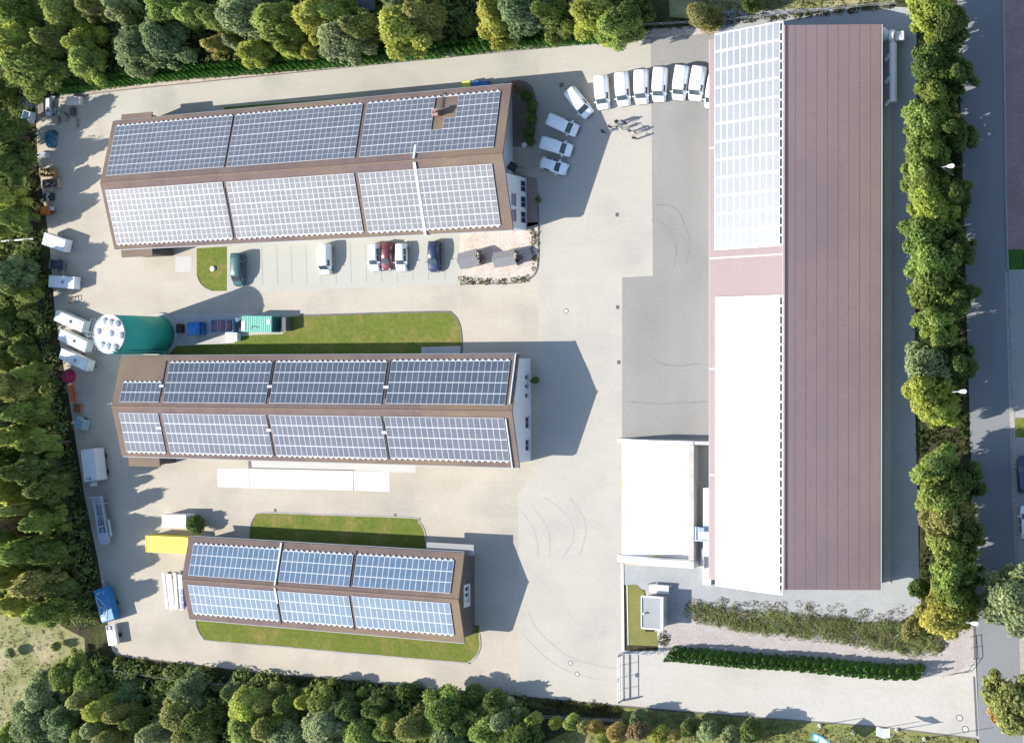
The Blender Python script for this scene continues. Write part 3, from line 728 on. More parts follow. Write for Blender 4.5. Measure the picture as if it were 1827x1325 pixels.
for a, r in ((-1.02, .13), (-1.22, .13)):
    B = MB(); x, y = (SR + .2) * math.cos(a), (SR + .2) * math.sin(a)
    B.path([(x * .9, y * .9, SH + .25), (x, y, SH + .2), (x, y, .4)], r, 10); B.build('filling_pipe', flat('teal_pipe', (.035, .27, .22), rough=.4), silo)
# ------------------------------------------------------------------ salt bunker west of the hall
bun = thing('storage_bunker', 'open concrete storage bunker filled to the walls with white material, west of the hall', 'bunker', G(1175, 890))
o_ = Vector(bun.location)
M_bw = mat('bunker_concrete', (.52, .49, .45), (.45, .41, .37), scale=.6, rough=.95, fine=.08, coords='obj')
xa = L(1110, 890, 0).x; xb = L(1246, 890, 0).x; yn = L(1180, 781, 2.1).y; yS = L(1180, 1004, 0).y
yN = L(1180, 787, 0).y
def rampwall(y, t, h, name, m, top0=.15, steps=7, xs=(0, .42)):
    B = MB(); pr = random.Random(3)
    prev = None
    X = [xa - .6] + [xa + (xb - xa) * (xs[0] + (xs[1] - xs[0]) * i / steps) for i in range(1, steps + 1)] + [xb]
    Z = [top0] + [top0 + (h - top0) * ((i) / steps) ** .8 + pr.uniform(-.05, .1) for i in range(1, steps)] + [h, h]
    for i in range(len(X) - 1):
        B.hexa([(X[i], y - t / 2, -.05), (X[i + 1], y - t / 2, -.05), (X[i + 1], y + t / 2, -.05), (X[i], y + t / 2, -.05)],
               [(X[i], y - t / 2, Z[i]), (X[i + 1], y - t / 2, Z[i + 1]), (X[i + 1], y + t / 2, Z[i + 1]), (X[i], y + t / 2, Z[i])])
    return B.build(name, m, bun)
rampwall(yN, .45, 2.1, 'wall', M_concw)
rampwall(yS + .3, .9, 2.0, 'wall', M_concw)
B = MB(); B.box((xb - .35, (yN + yS) / 2 + .27, .97), (.7, yN - yS - 1.1, 1.94)); B.build('wall', M_bw, bun)
B = MB(); B.box((xb + 1.0, yN, 1.0), (2.2, .4, 2.0)); B.build('wall', M_concw, bun)
heap = MB(); nx, ny = 26, 38; pr = np.random.RandomState(5)
ph = pr.rand(12) * 6
def hz(u, v):
    base = 1.75 * min(1, max(0, (u - .02) / .42)) ** .8
    base *= min(1, max(0, (v - .005) / (.10 + .03 * math.sin(9 * u))))
    return base * (.92 + .05 * math.sin(7 * u + ph[0]) * math.sin(9 * v + ph[1])) + .06 * math.sin(23 * u + ph[2]) * math.sin(19 * v + ph[3])
vs = [(xa + (xb - .7 - xa) * i / nx, yS + .75 + (yN - .2 - yS - .75) * j / ny, max(.02, hz(i / nx, j / ny))) for j in range(ny + 1) for i in range(nx + 1)]
heap.add(vs, [(j * (nx + 1) + i, j * (nx + 1) + i + 1, (j + 1) * (nx + 1) + i + 1, (j + 1) * (nx + 1) + i) for j in range(ny) for i in range(nx)])
M_salt = mat('white_salt', (.86, .86, .85), (.80, .80, .79), scale=1.2, rough=.9, spec=.3, fine=.04, coords='pos', third=(.74, .62, .2), tscale=.16, tlo=.56, thi=.72)
ho = heap.build('salt_heap', M_salt, None, o_, smooth=True); tag(ho, 'broad white heap with faint yellow patches filling the open bunker', 'heap')
# white tank and platform between bunker and hall
tk = thing('white_tank', 'long white rectangular tank lying against the west side of the hall', 'tank', G(1261, 930))
o_ = Vector(tk.location)
a, b = L(1254.5, 870, 1.5), L(1272, 993, 1.5)
B = MB(); B.box(((a.x + b.x) / 2, (a.y + b.y) / 2, .8), (b.x - a.x, a.y - b.y, 1.5)); B.build('tank_body', flat('white_plastic', (.78, .79, .8), rough=.5), tk, bevel=.06)
B = MB()
for k in range(5): B.box(((a.x + b.x) / 2, b.y + (a.y - b.y) * (k + .5) / 5, .8), (b.x - a.x + .06, .08, 1.56))
B.build('strap', M_zinc, tk)
pf = thing('loading_platform', 'small whitish platform with pale blue fittings bridging bunker and hall', 'platform', G(1247, 952))
o_ = Vector(pf.location); a, b = L(1236, 939, 1.7), L(1266, 966, 1.7)
B = MB(); B.box(((a.x + b.x) / 2, (a.y + b.y) / 2, 1.66), (b.x - a.x, a.y - b.y, .1)); B.build('deck', flat('pale_blue_grey', (.52, .57, .64), rough=.5), pf)
B = MB(); B.box((a.x + .25, (a.y + b.y) / 2, 1.78), (.5, a.y - b.y, .12)); B.box(((a.x + b.x) / 2, b.y + .1, 1.8), (b.x - a.x, .12, .16)); B.build('edge_beam', M_frame, pf)
B = MB()
for x in (a.x + .2, b.x - .3):
    for y in (a.y - .2, b.y + .2): B.box((x, y, .8), (.12, .12, 1.6))
B.build('leg', M_zinc, pf)
B = MB(); q = L(1252, 944, 1.8); B.box((q.x, q.y, 1.95), (.9, .5, .45)); B.tube((q.x + .3, q.y - .2, 2.0), (q.x + 1.2, q.y - .25, 2.0), .1); B.build('pump', flat('blue_pump', (.28, .36, .5)), pf)
rw = MB(); a, b = G(1234, 995, 1.2), G(1267, 1008, 1.2)
rw.box(((a.x + b.x) / 2 + .2, a.y, .6), (.35, 2.6, 1.2)); rw.box((b.x - .6, a.y - 1.2, .35), (1.1, 4.5, .7))
tag(rw.build('retaining_wall', M_concw), 'low white concrete retaining wall at the bunker corner near the hall gable', 'wall')
# ------------------------------------------------------------------ transformer house
o_ = G(1167, 1096); tr = thing('transformer_house', 'small flat roofed transformer house with grey roof and white fascia on the dry lawn', 'building', o_)
h = 2.0
a, b = L(1143.5, 1062, h + .35), L(1183, 1124, h + .35)
cx, cy = (a.x + b.x) / 2, (a.y + b.y) / 2; wx, wy = b.x - a.x, a.y - b.y
B = MB(); B.box((cx + .05, cy, h / 2), (wx - .5, wy - .5, h)); wl = B.build('wall', flat('light_grey_render', (.46, .47, .48)), tr)
B = MB()
for sx, lx in ((-1, .12), (1, .3)): B.box((cx + sx * (wx / 2 - lx / 2), cy, h + .2), (lx, wy, .3))
for sy in (-1, 1): B.box((cx - .09, cy + sy * (wy / 2 - .09), h + .198), (wx - .44, .18, .296))
fas = B.build('fascia', flat('white_fascia', (.8, .8, .78)), tr)
B = MB(); B.box((cx - .09, cy, h + .13), (wx - .42, wy - .36, .2)); rf = B.build('roof', mat('grey_roof_felt', (.30, .305, .305), (.33, .335, .33), scale=.6, rough=.9, fine=.08, coords='obj'), tr)
q = L(1148.5, 1094, h + .4); B = MB(); B.tube((q.x, q.y, h + .2), (q.x, q.y, h + .55), .1); B.box((q.x, q.y, h + .6), (.3, .22, .1)); B.build('roof_vent', M_frame, rf)
B = MB(); B.box((cx + .4, a.y + .75, .75), (wx * .9, 1.1, .12)); B.build('porch_slab', mat('grey_white_slab', (.62, .60, .56), (.58, .56, .53), scale=.5, rough=.9, coords='obj'), tr)
B = MB()
for x in (cx - wx * .4, cx + wx * .8 - .5): B.box((x, a.y + 1.2, .35), (.15, .15, .7))
B.build('post', M_zinc, tr)
B = MB(); B.box((cx + wx / 2 - .2, cy - .4, 1.0), (.06, .9, 2.0)); B.build('door', M_zinc, tr)
pth = sheet('path', [(1172, 1124), (1183, 1124), (1184, 1163), (1175, 1163)], .016, M_conc)
# ------------------------------------------------------------------ vehicles
M_tyre = flat('tyre_rubber', (.03, .03, .032), rough=.9)
M_rim = flat('alloy_rim', (.45, .46, .47), rough=.4, metal=.6)
M_cargl = mat('car_glass', (.05, .065, .07), rough=.08, spec=.7)
M_lampw = flat('headlamp_glass', (.6, .62, .65), rough=.15)
M_lampr = flat('tail_lamp', (.35, .02, .02), rough=.2)
M_trim = flat('black_trim', (.035, .035, .038), rough=.7)
# stations: x, half width low, half width belt, half width roof, z belt, z roof
PROF = {
 'van': dict(L=4.41, H=1.82, st=[(-2.20, .80, .84, .70, .95, 1.60), (-2.12, .86, .89, .76, 1.02, 1.77), (-1.6, .89, .90, .78, 1.05, 1.82), (-.4, .90, .90, .79, 1.06, 1.83), (.55, .90, .90, .77, 1.06, 1.80), (.92, .90, .90, .72, 1.06, 1.72),
      (1.52, .89, .88, .70, 1.03, 1.12), (1.85, .87, .84, .64, .93, 1.0), (2.08, .81, .78, .58, .80, .86), (2.20, .70, .68, .5, .62, .68)], ws=(.95, 1.50, .70, .74), side=[(.12, .98, .74)], rear=True, wheels=(-1.35, 1.38)),
 'bus': dict(L=4.9, H=1.93, st=[(-2.44, .84, .88, .74, 1.0, 1.70), (-2.36, .90, .92, .80, 1.05, 1.88), (-1.6, .92, .92, .82, 1.08, 1.93), (.3, .92, .92, .82, 1.08, 1.93), (1.0, .92, .92, .77, 1.08, 1.84),
      (1.75, .90, .88, .72, 1.05, 1.15), (2.1, .86, .84, .66, .95, 1.02), (2.32, .82, .78, .6, .82, .88), (2.44, .72, .7, .5, .6, .66)], ws=(1.03, 1.72, .75, .78), side=[(-2.2, -1.25, .8), (-1.15, -.1, .8), (.0, 1.05, .8)], rear=True, wheels=(-1.45, 1.5)),
 'hatch': dict(L=4.0, H=1.48, st=[(-1.98, .74, .76, .52, .86, 1.05), (-1.85, .82, .84, .56, .92, 1.30), (-1.2, .86, .86, .60, .95, 1.45), (-.2, .87, .87, .62, .95, 1.49), (.35, .87, .87, .58, .95, 1.42),
      (1.02, .86, .84, .66, .93, .99), (1.55, .82, .78, .62, .82, .88), (1.85, .75, .7, .52, .68, .74), (1.98, .62, .6, .42, .55, .6)], ws=(.40, 1.0, .57, .66), side=[(-1.25, -.35, .58), (-.28, .55, .59)], rear=True, wheels=(-1.2, 1.22)),
 'suv': dict(L=4.3, H=1.62, st=[(-2.13, .80, .82, .56, .92, 1.15), (-2.0, .86, .88, .62, .98, 1.45), (-1.3, .9, .9, .66, 1.02, 1.60), (-.2, .9, .9, .67, 1.02, 1.63), (.35, .9, .9, .63, 1.02, 1.56),
      (1.02, .89, .87, .70, 1.0, 1.07), (1.62, .86, .82, .66, .92, .97), (1.95, .8, .76, .56, .78, .83), (2.13, .68, .64, .46, .6, .65)], ws=(.40, 1.0, .62, .70), side=[(-1.35, -.4, .64), (-.32, .55, .65)], rear=True, wheels=(-1.28, 1.32)),
}
def vehicle(kind, label, cat, p_rear, p_front, paint, group=None, name=None, roof_glass=None, lengthen=True):
    P = PROF[kind]
    a = G(*p_rear, P['H'] * .72); b = G(*p_front, P['H'] * .4)
    c = (a + b) / 2; d = b - a
    rz = math.atan2(d.y, d.x)
    t = thing(name or 'van', label, cat, (c.x, c.y, 0.02), rz, group)
    st = P['st']; B = MB(); rings = []
    for x, wl, wb, wr, zb, zr in st:
        rings.append([(x, -wl * .93, .24), (x, -wl, .42), (x, -wb, zb), (x, -wr, zr - .09 if zr - zb > .2 else zr - .02), (x, -wr * .82, zr), (x, 0, zr + .025),
                      (x, wr * .82, zr), (x, wr, zr - .09 if zr - zb > .2 else zr - .02), (x, wb, zb), (x, wl, .42), (x, wl * .93, .24)])
    n = len(rings[0]); vs = sum(rings, []); fs = []
    for i in range(len(rings) - 1):
        for j in range(n):
            fs.append((i * n + j, i * n + (j + 1) % n, (i + 1) * n + (j + 1) % n, (i + 1) * n + j))
    fs.append(tuple(range(n - 1, -1, -1))); fs.append(tuple(range((len(rings) - 1) * n, len(rings) * n)))
    fs = [f[::-1] for f in fs]
    B.add(vs, fs)
    body = B.build('body', paint, t, smooth=True)
    for p in body.data.polygons:
        if len(p.vertices) > 4: p.use_smooth = False
    body.data.update()
    def zroof(x):
        for s0, s1 in zip(st[:-1], st[1:]):
            if s0[0] <= x <= s1[0]:
                k = (x - s0[0]) / (s1[0] - s0[0]); return [s0[i] + (s1[i] - s0[i]) * k for i in range(6)]
        return st[-1]
    x0, x1, w0, w1 = P['ws']
    s0 = zroof(x0); s1 = zroof(x1)
    W = MB()
    for k in range(4):
        f0, f1 = k / 4, (k + 1) / 4
        for u0, u1 in ((-1, -.5), (-.5, 0), (0, .5), (.5, 1)):
            q = []
            for f, u in ((f0, u0), (f1, u0), (f1, u1), (f0, u1)):
                x = x0 + (x1 - x0) * f; s = zroof(x); w = (w0 + (w1 - w0) * f) * u
                q.append((x, w * .97, s[5] + .045 - .03 * abs(u)))
            W.quad(q[0], q[1], q[2], q[3])
    W.build('windscreen', M_cargl, t)
    for sg in (-1, 1):
        for xa, xb, w in P['side']:
            S = MB(); q = []
            for x, f in ((xa, .08), (xb, .08), (min(xb, x0 + .12) - .04, .86), (xa + .05, .86)):
                s = zroof(x); zt = s[5] - .09; z = s[4] + (zt - s[4]) * f; y = s[2] + (s[3] - s[2]) * f
                q.append((x, sg * (y + .012), z))
            S.quad(*(q if sg < 0 else q[::-1])); S.build('side_window', M_cargl, t)
    r0 = st[0]; r1 = st[1]
    S = MB(); k0, k1 = .12, .9
    def rp(f, y): return (r0[0] + (r1[0] - r0[0]) * .0 - .012, y * (r0[2] + (r0[3] - r0[2]) * f) * .82, r0[4] + (r0[5] - r0[4]) * f)
    S.quad(rp(k0, 1), rp(k0, -1), rp(k1, -1), rp(k1, 1)); S.build('rear_window', M_cargl, t)
    for sg in (-1, 1):
        H = MB(); xf = st[-2][0]; H.box((xf - .02, sg * st[-2][1] * .74, .68), (.2, .3, .16)); H.build('headlight', M_lampw, t)
        H = MB(); H.box((st[0][0] - .0, sg * st[0][1] * .88, .95), (.06, .12, .35)); H.build('tail_light', M_lampr, t)
        m = MB(); xm = x1 - .28; sm = zroof(xm); m.box((xm, sg * (sm[2] + .13), sm[4] + .08), (.12, .22, .18)); m.build('mirror', paint if kind != 'van' else paint, t)
        for xw in P['wheels']:
            wy = st[3][1] - .12
            T = MB(); T.tube((xw, sg * (wy - .1), .32), (xw, sg * (wy + .11), .32), .32, n=16); tw = T.build('wheel', M_tyre, t)
            T = MB(); T.tube((xw, sg * (wy + .09), .32), (xw, sg * (wy + .125), .32), .2, n=12); T.build('rim', M_rim, tw)
    Bm = MB(); Bm.box((st[-1][0] - .04, 0, .42), (.14, st[-1][1] * 1.9, .2)); Bm.build('bumper', M_trim, t)
    Bm = MB(); Bm.box((st[0][0] + .02, 0, .42), (.12, st[0][1] * 1.9, .2)); Bm.build('bumper', M_trim, t)
    Bm = MB(); Bm.box((st[-2][0] + .06, 0, .63), (.1, .5, .12)); Bm.build('grille', M_trim, t)
    return t
M_vw = mat('white_van_paint', (.88, .89, .90), rough=.3, spec=.5, coat=.4)
PARKV = 'white vans parked in the curved line'
R8 = [('first van at the west end of the white row, closest to the group of people', (1070.5, 134.5), (1077, 196)), ('second white van of the sunlit row, its tail above the pale paving', (1107, 128), (1113.7, 190.5)),
      ('third white van of the sunlit row, parked just left of the asphalt edge', (1142.6, 125.5), (1145.2, 185.2)), ('fourth white van of the sunlit row, standing on the seam between paving and asphalt', (1177.4, 120), (1175.4, 182)),
      ('fifth white van of the sunlit row, fully on the asphalt apron', (1217, 116), (1210, 180)), ('sixth white van of the sunlit row, last one wholly visible before the hall eave', (1247.5, 117), (1239, 181)),
      ('white van mostly hidden under the eave of the long hall at the row end', (1277, 131), (1268, 195))]
for l, a, b in R8: vehicle('van', l, 'van', a, b, M_vw, PARKV, 'parked_van')
for l, a, b in (('white van parked diagonally in the barn shadow, nearest the sunlit row', (1014.6, 160.8), (1051, 205.9)), ('white van in the barn shadow pointing at the group of people', (976.5, 211), (1031, 235)),
                ('white van in the barn shadow, third down from the sunlit row', (963.5, 252.8), (1021.5, 270))):
    vehicle('van', l, 'van', a, b, M_vw, PARKV, 'parked_van')
vehicle('hatch', 'small white car in the barn shadow, southernmost beside the white bay', 'car', (963, 288), (1013.5, 304), M_vw, PARKV, 'parked_car')
PK = 'cars in the parking bays beside the northern barn'
def paint(n, c, r=.3): return mat(n, c, rough=r, spec=.5, coat=.4)
vehicle('bus', 'dark teal minibus parked beside the small square lawn', 'van', (422, 449), (426, 513), paint('teal_metallic', (.05, .11, .12)), PK, 'parked_van')
vehicle('van', 'white van standing alone in the middle of the parking bays', 'van', (577, 435), (581, 490), M_vw, PK, 'parked_van')
vehicle('hatch', 'white car on the left of the dark red car in the parking bays', 'car', (666, 434), (669, 485), M_vw, PK, 'parked_car')
vehicle('hatch', 'dark red car squeezed between two white cars in the parking bays', 'car', (690, 434), (690, 480), paint('dark_red_paint', (.14, .03, .035)), PK, 'parked_car')
vehicle('hatch', 'white car on the right of the dark red car in the parking bays', 'car', (714, 434), (717, 485), M_vw, PK, 'parked_car')
vehicle('suv', 'dark blue car parked at the right end of the bays near the gravel bed', 'car', (773, 430), (775, 485), paint('dark_blue_paint', (.022, .034, .085)), PK, 'parked_car')
vehicle('suv', 'dark blue car cut by the right edge of the photo beside the road', 'car', (1829, 874), (1828, 820), paint('navy_paint', (.03, .045, .09)), 'cars parked across the road', 'parked_car')
vehicle('hatch', 'white car cut by the right edge of the photo beside the road', 'car', (1834, 957), (1833, 905), M_vw, 'cars parked across the road', 'parked_car')
# ------------------------------------------------------------------ trailers and boxes along the west edge
M_wbox = mat('white_box_panel', (.76, .77, .78), (.70, .71, .73), scale=.9, rough=.55, spec=.3, fine=.06, coords='obj')
def axis(p1, p2, h):
    a = G(*p1, h); b = G(*p2, h); d = b - a
    return (a + b) / 2, math.hypot(d.x, d.y), math.atan2(d.y, d.x)
def box_trailer(label, p1, p2, w, h, group, dirt=None, hatch=True, m=None):
    c, Lg, rz = axis(p1, p2, h)
    t = thing('box_trailer', label, 'trailer', (c.x, c.y, 0), rz, group)
    m = m or M_wbox
    B = MB(); B.box((0, 0, (h + .55) / 2), (Lg, w, h - .55)); bd = B.build('body', m, t, bevel=.05)
    B = MB()
    for s in (-1, 1): B.box((0, s * (w / 2 - .04), h + .02), (Lg, .08, .05)); B.box((s * (Lg / 2 - .04), 0, h + .018), (.08, w - .16, .046))
    B.build('roof_rim', M_frame, bd)
    if hatch:
        B = MB(); B.box((Lg * .05, 0, h + .07), (.45, .45, .12)); B.lathe([(.16, .0), (.16, .12), (.05, .16)], c=(Lg * .05, 0, h + .12), n=12); B.build('roof_vent', flat('grey_vent', (.3, .31, .32)), bd)
    B = MB(); B.box((0, 0, .5), (Lg * .96, w * .5, .1)); B.tube((Lg / 2, .5, .48), (Lg / 2 + 1.2, 0, .48), .05); B.tube((Lg / 2, -.5, .48), (Lg / 2 + 1.2, 0, .48), .05); B.tube((Lg / 2 + 1.1, 0, .48), (Lg / 2 + 1.5, 0, .5), .05); B.tube((Lg / 2 + .9, 0, .05), (Lg / 2 + .9, 0, .6), .04)
    B.build('drawbar', M_zinc, t)
    for s in (-1, 1):
        T = MB(); T.tube((-.2, s * (w / 2 - .15), .32), (-.2, s * (w / 2 + .05), .32), .32, n=14); T.build('wheel', M_tyre, t)
    return t
TG = 'box trailers along the west fence'
M_wdirt = mat('stained_white_panel', (.80, .80, .77), (.50, .51, .49), scale=.55, rough=.6, spec=.3, fine=.1, coords='pos', lo=.42, hi=.72)
box_trailer('white box trailer standing alone in a patch of sun near the white pipe', (77, 425), (115, 439), 1.9, 2.2, TG, hatch=False)
box_trailer('white box trailer with a round roof vent beside the empty flatbed trailer', (87, 501.5), (132.5, 504.5), 1.9, 2.0, TG)
box_trailer('stained white box trailer, northernmost of the three parked aslant beside the silo', (98.5, 562), (147.5, 583.5), 1.7, 2.2, TG, m=M_wdirt)
box_trailer('stained white box trailer, middle one of the three parked aslant beside the silo', (105.5, 596), (153.5, 619), 1.7, 2.2, TG, m=M_wdirt)
box_trailer('stained white box trailer, southernmost of the three aslant, next to the crimson dome', (107.5, 630), (156, 653), 1.7, 2.2, TG, m=M_wdirt)
def flatbed(label, p1, p2, w):
    c, Lg, rz = axis(p1, p2, .6); t = thing('flatbed_trailer', label, 'trailer', (c.x, c.y, 0), rz)
    mk = flat('dark_trailer_steel', (.06, .065, .075)); B = MB(); B.box((0, 0, .56), (Lg, w, .1)); B.build('bed', mk, t)
    B = MB()
    for s in (-1, 1): B.box((0, s * (w / 2 - .03), .78), (Lg, .05, .34)); B.box((s * (Lg / 2 - .03), 0, .779), (.05, w - .1, .338))
    B.build('side_board', flat('grey_board', (.16, .17, .19)), t)
    B = MB(); B.tube((Lg / 2, .4, .5), (Lg / 2 + 1, 0, .5), .05); B.tube((Lg / 2, -.4, .5), (Lg / 2 + 1, 0, .5), .05); B.build('drawbar', M_zinc, t)
    for s in (-1, 1):
        T = MB(); T.tube((-.2, s * (w / 2 + .02), .3), (-.2, s * (w / 2 + .22), .3), .3, n=14); T.build('wheel', M_tyre, t)
        T = MB(); T.box((-.2, s * (w / 2 + .12), .66), (.75, .24, .06)); T.build('mudguard', flat('pale_mudguard', (.3, .33, .36)), t)
flatbed('small dark empty flatbed trailer between two white box trailers', (90, 471), (116, 474), 1.5)
# large box body
def crate_box(name, label, cat, p1, p2, w, h, z0, m, group=None, extra=None):
    c, Lg, rz = axis(p1, p2, h); t = thing(name, label, cat, (c.x, c.y, 0), rz, group)
    B = MB(); B.box((0, 0, (h + z0) / 2), (Lg, w, h - z0)); b = B.build('body', m, t, bevel=.04)
    return t, b, Lg
t, bd, Lg = crate_box('box_body_truck', 'large white box body standing in the west shade with a ladder on its side', 'truck', (156, 801), (162.5, 858), 2.55, 3.0, .7, mat('white_truck_roof', (.56, .58, .60), (.50, .53, .56), scale=.7, rough=.55, fine=.05, coords='obj'))
B = MB()
for s in (-1, 1): B.box((0, s * 1.25, 3.03), (Lg, .07, .06)); B.box((s * (Lg / 2 - .04), 0, 3.028), (.07, 2.43, .056))
B.build('roof_rim', M_frame, bd)
B = MB(); B.box((Lg / 2 - .5, -.45, 3.06), (.08, 1.2, .08)); B.box((Lg / 2 - .5 + .2, -.1, 3.06), (.3, .3, .05)); B.build('roof_rail', flat('dark_rail', (.15, .16, .17)), bd)
B = MB(); B.box((-.6, -1.5, 1.8), (1.3, .45, 1.6)); B.build('side_locker', flat('pinkish_grey_locker', (.40, .38, .39)), t)
B = MB(); B.box((Lg / 2 + .5, -1.0, 1.2), (.7, .6, .8)); B.lathe([(.3, 0), (.3, .3), (.1, .4)], c=(Lg / 2 + .5, -1.0, 1.6), n=12); B.build('pump_unit', flat('whitish_unit', (.5, .51, .52)), t)
B = MB()
for y in (-1.32, -1.68): B.tube((.8, y, .8), (1.9, y, .8), .03)
for k in range(5): B.tube((.9 + k * .22, -1.32, .8), (.9 + k * .22, -1.68, .8), .025)
B.build('ladder', M_zinc, t)
B = MB(); B.box((0, 0, .6), (Lg, 1.2, .2)); B.build('chassis', M_trim, t)
for s in (-1, 1):
    for x in (-1.2, 1.3):
        T = MB(); T.tube((x, s * .9, .48), (x, s * 1.2, .48), .48, n=16); T.build('wheel', M_tyre, t)
# long grey gritter
c, Lg, rz = axis((172, 885), (186, 970), 1.8)
gr = thing('gritting_machine', 'long grey steel spreader body with open troughs parked in the west shade', 'machine', (c.x, c.y, 0), rz)
M_gs = mat('grey_machine_steel', (.30, .34, .37), (.24, .27, .30), scale=1.2, rough=.5, fine=.1, coords='obj'); M_dk = flat('dark_trough', (.08, .095, .11))
B = MB(); B.hexa([(-Lg / 2, -.5, .8), (Lg / 2 - 1, -.5, .8), (Lg / 2 - 1, .5, .8), (-Lg / 2, .5, .8)], [(-Lg / 2, -.85, 1.7), (Lg / 2 - 1, -.85, 1.7), (Lg / 2 - 1, .85, 1.7), (-Lg / 2, .85, 1.7)]); B.build('hopper', M_gs, gr)
for x, y, l, w in ((-1.6, -.25, 2.3, .32), (-1.4, .3, 1.9, .26), (.9, -.45, 2.0, .28), (1.0, .38, 2.1, .28), (.3, 0, 2.4, .3)):
    B = MB(); B.box((x, y, 1.708), (l, w, .014)); B.build('trough', M_dk, gr)
B = MB()
for x in (-2.6, -.6, 1.0): B.box((x, 0, 1.76), (.12, 1.7, .1))
for y in (-.85, .85): B.box((-.5, y, 1.75), (Lg - 1.1, .08, .1))
B.build('frame', flat('pale_grey_frame', (.42, .46, .50)), gr)
B = MB(); q = Lg / 2; B.prism([(q - 1.7, -.75), (q - .4, -.8), (q + .1, -.45), (q + .1, .45), (q - .4, .8), (q - 1.7, .75)], 1.1, 1.85); B.build('spreader_hood', mat('bluish_hood', (.34, .40, .46), (.28, .33, .38), scale=1, rough=.5, coords='obj'), gr)
B = MB(); B.tube((-Lg / 2 - .1, -1.9, 1.6), (-Lg / 2 + .3, 1.05, 1.8), .08); B.tube((-Lg / 2 + .3, 1.0, 1.8), (-Lg / 2 + .9, .9, 1.7), .06); B.build('boom', flat('pale_boom', (.45, .46, .45)), gr)
B = MB(); B.box((1.5, 1.05, 1.2), (2.6, .25, .3)); B.build('side_tank', flat('pale_tank', (.5, .52, .55)), gr)
B = MB()
for x in (-2.5, 2): 
    for y in (-.45, .45): B.box((x, y, .4), (.14, .14, .8))
B.build('stand', M_zinc, gr)
# blue tarpaulin trailer with hose pattern
c, Lg, rz = axis((177, 1049), (193, 1108), 2.1)
tp = thing('tarpaulin_trailer', 'bright blue tarpaulin covered trailer with pale hoses lying coiled on top', 'trailer', (c.x, c.y, 0), rz)
M_tarp = mat('blue_tarpaulin', (.022, .155, .36), (.035, .20, .42), scale=1.1, rough=.5, spec=.4, fine=.08, coords='obj')
B = MB(); B.box((0, 0, 1.35), (Lg, 2.6, 1.5), top=.98); B.build('cover', M_tarp, tp, bevel=.06)
M_hose = flat('pale_hose', (.55, .6, .62))
B = MB(); B.path([(.85 + .62 * math.cos(t), -.65 + .55 * math.sin(t), 2.15) for t in np.linspace(0, 2 * math.pi, 19)], .05, 5); B.build('hose_coil', M_hose, tp)
B = MB(); B.path([(-1.6, -1.05, 2.14), (-1.2, -.7, 2.14), (-.6, -.2, 2.14), (.1, .2, 2.14), (.9, .35, 2.14), (1.6, .2, 2.14), (2.25, -.05, 2.14)], .05, 5)
B.path([(-1.6, -1.05, 2.14), (-.8, -1.15, 2.14), (-.2, -1.1, 2.14), (.3, -.85, 2.14)], .05, 5); B.build('hose', M_hose, tp)
B = MB()
B.path([(-1.9, .35, 2.13), (-1.55, .7, 2.13)], .035, 5); B.path([(-1.9, .35, 2.13), (-2.0, .75, 2.13)], .035, 5); B.path([(-2.1, -.2, 2.13), (-1.7, -.65, 2.13), (-2.1, -.75, 2.13)], .06, 5); B.box((2.05, -.75, 2.12), (.5, .9, .05)); B.build('strap', flat('pale_strap', (.45, .58, .66)), tp)
B = MB(); B.tube((-Lg / 2, -.35, .7), (-Lg / 2 - 1.1, -.3, .7), .07); B.tube((-Lg / 2, .0, .7), (-Lg / 2 - 1.1, -.1, .7), .07); B.build('drawbar', M_zinc, tp)
for s in (-1, 1):
    T = MB(); T.tube((.2, s * 1.0, .36), (.2, s * 1.25, .36), .36, n=14); T.build('wheel', M_tyre, tp)
# white tipper at the south-west corner
c, Lg, rz = axis((196, 1115), (201.5, 1150), 1.3)
tt = thing('tipper_trailer', 'small white open tipper trailer behind the blue tarpaulin trailer', 'trailer', (c.x, c.y, 0), rz)
B = MB(); B.box((0, 0, .75), (Lg, 1.7, .12)); B.build('bed', M_wbox, tt)
M_ww = flat('white_side_board', (.74, .75, .75))
B = MB()
for s in (-1, 1): B.box((0, s * .83, 1.05), (Lg, .06, .5)); B.box((s * (Lg / 2 - .03), 0, 1.049), (.06, 1.6, .498))
B.build('side_board', M_ww, tt)
B = MB(); B.box((.35, 0, 1.2), (Lg - .75, 1.58, .2)); B.build('load_cover', flat('white_cover', (.8, .8, .8)), tt)
B = MB(); B.box((-Lg / 2 + .4, -.3, 1.0), (.5, .5, .4)); B.box((-Lg / 2 + .4, .35, .95), (.4, .35, .3)); B.build('tool_box', flat('grey_tool_box', (.33, .33, .34)), tt)
for s in (-1, 1):
    T = MB(); T.tube((.2, s * .75, .32), (.2, s * .98, .32), .32, n=14); T.build('wheel', M_tyre, tt)
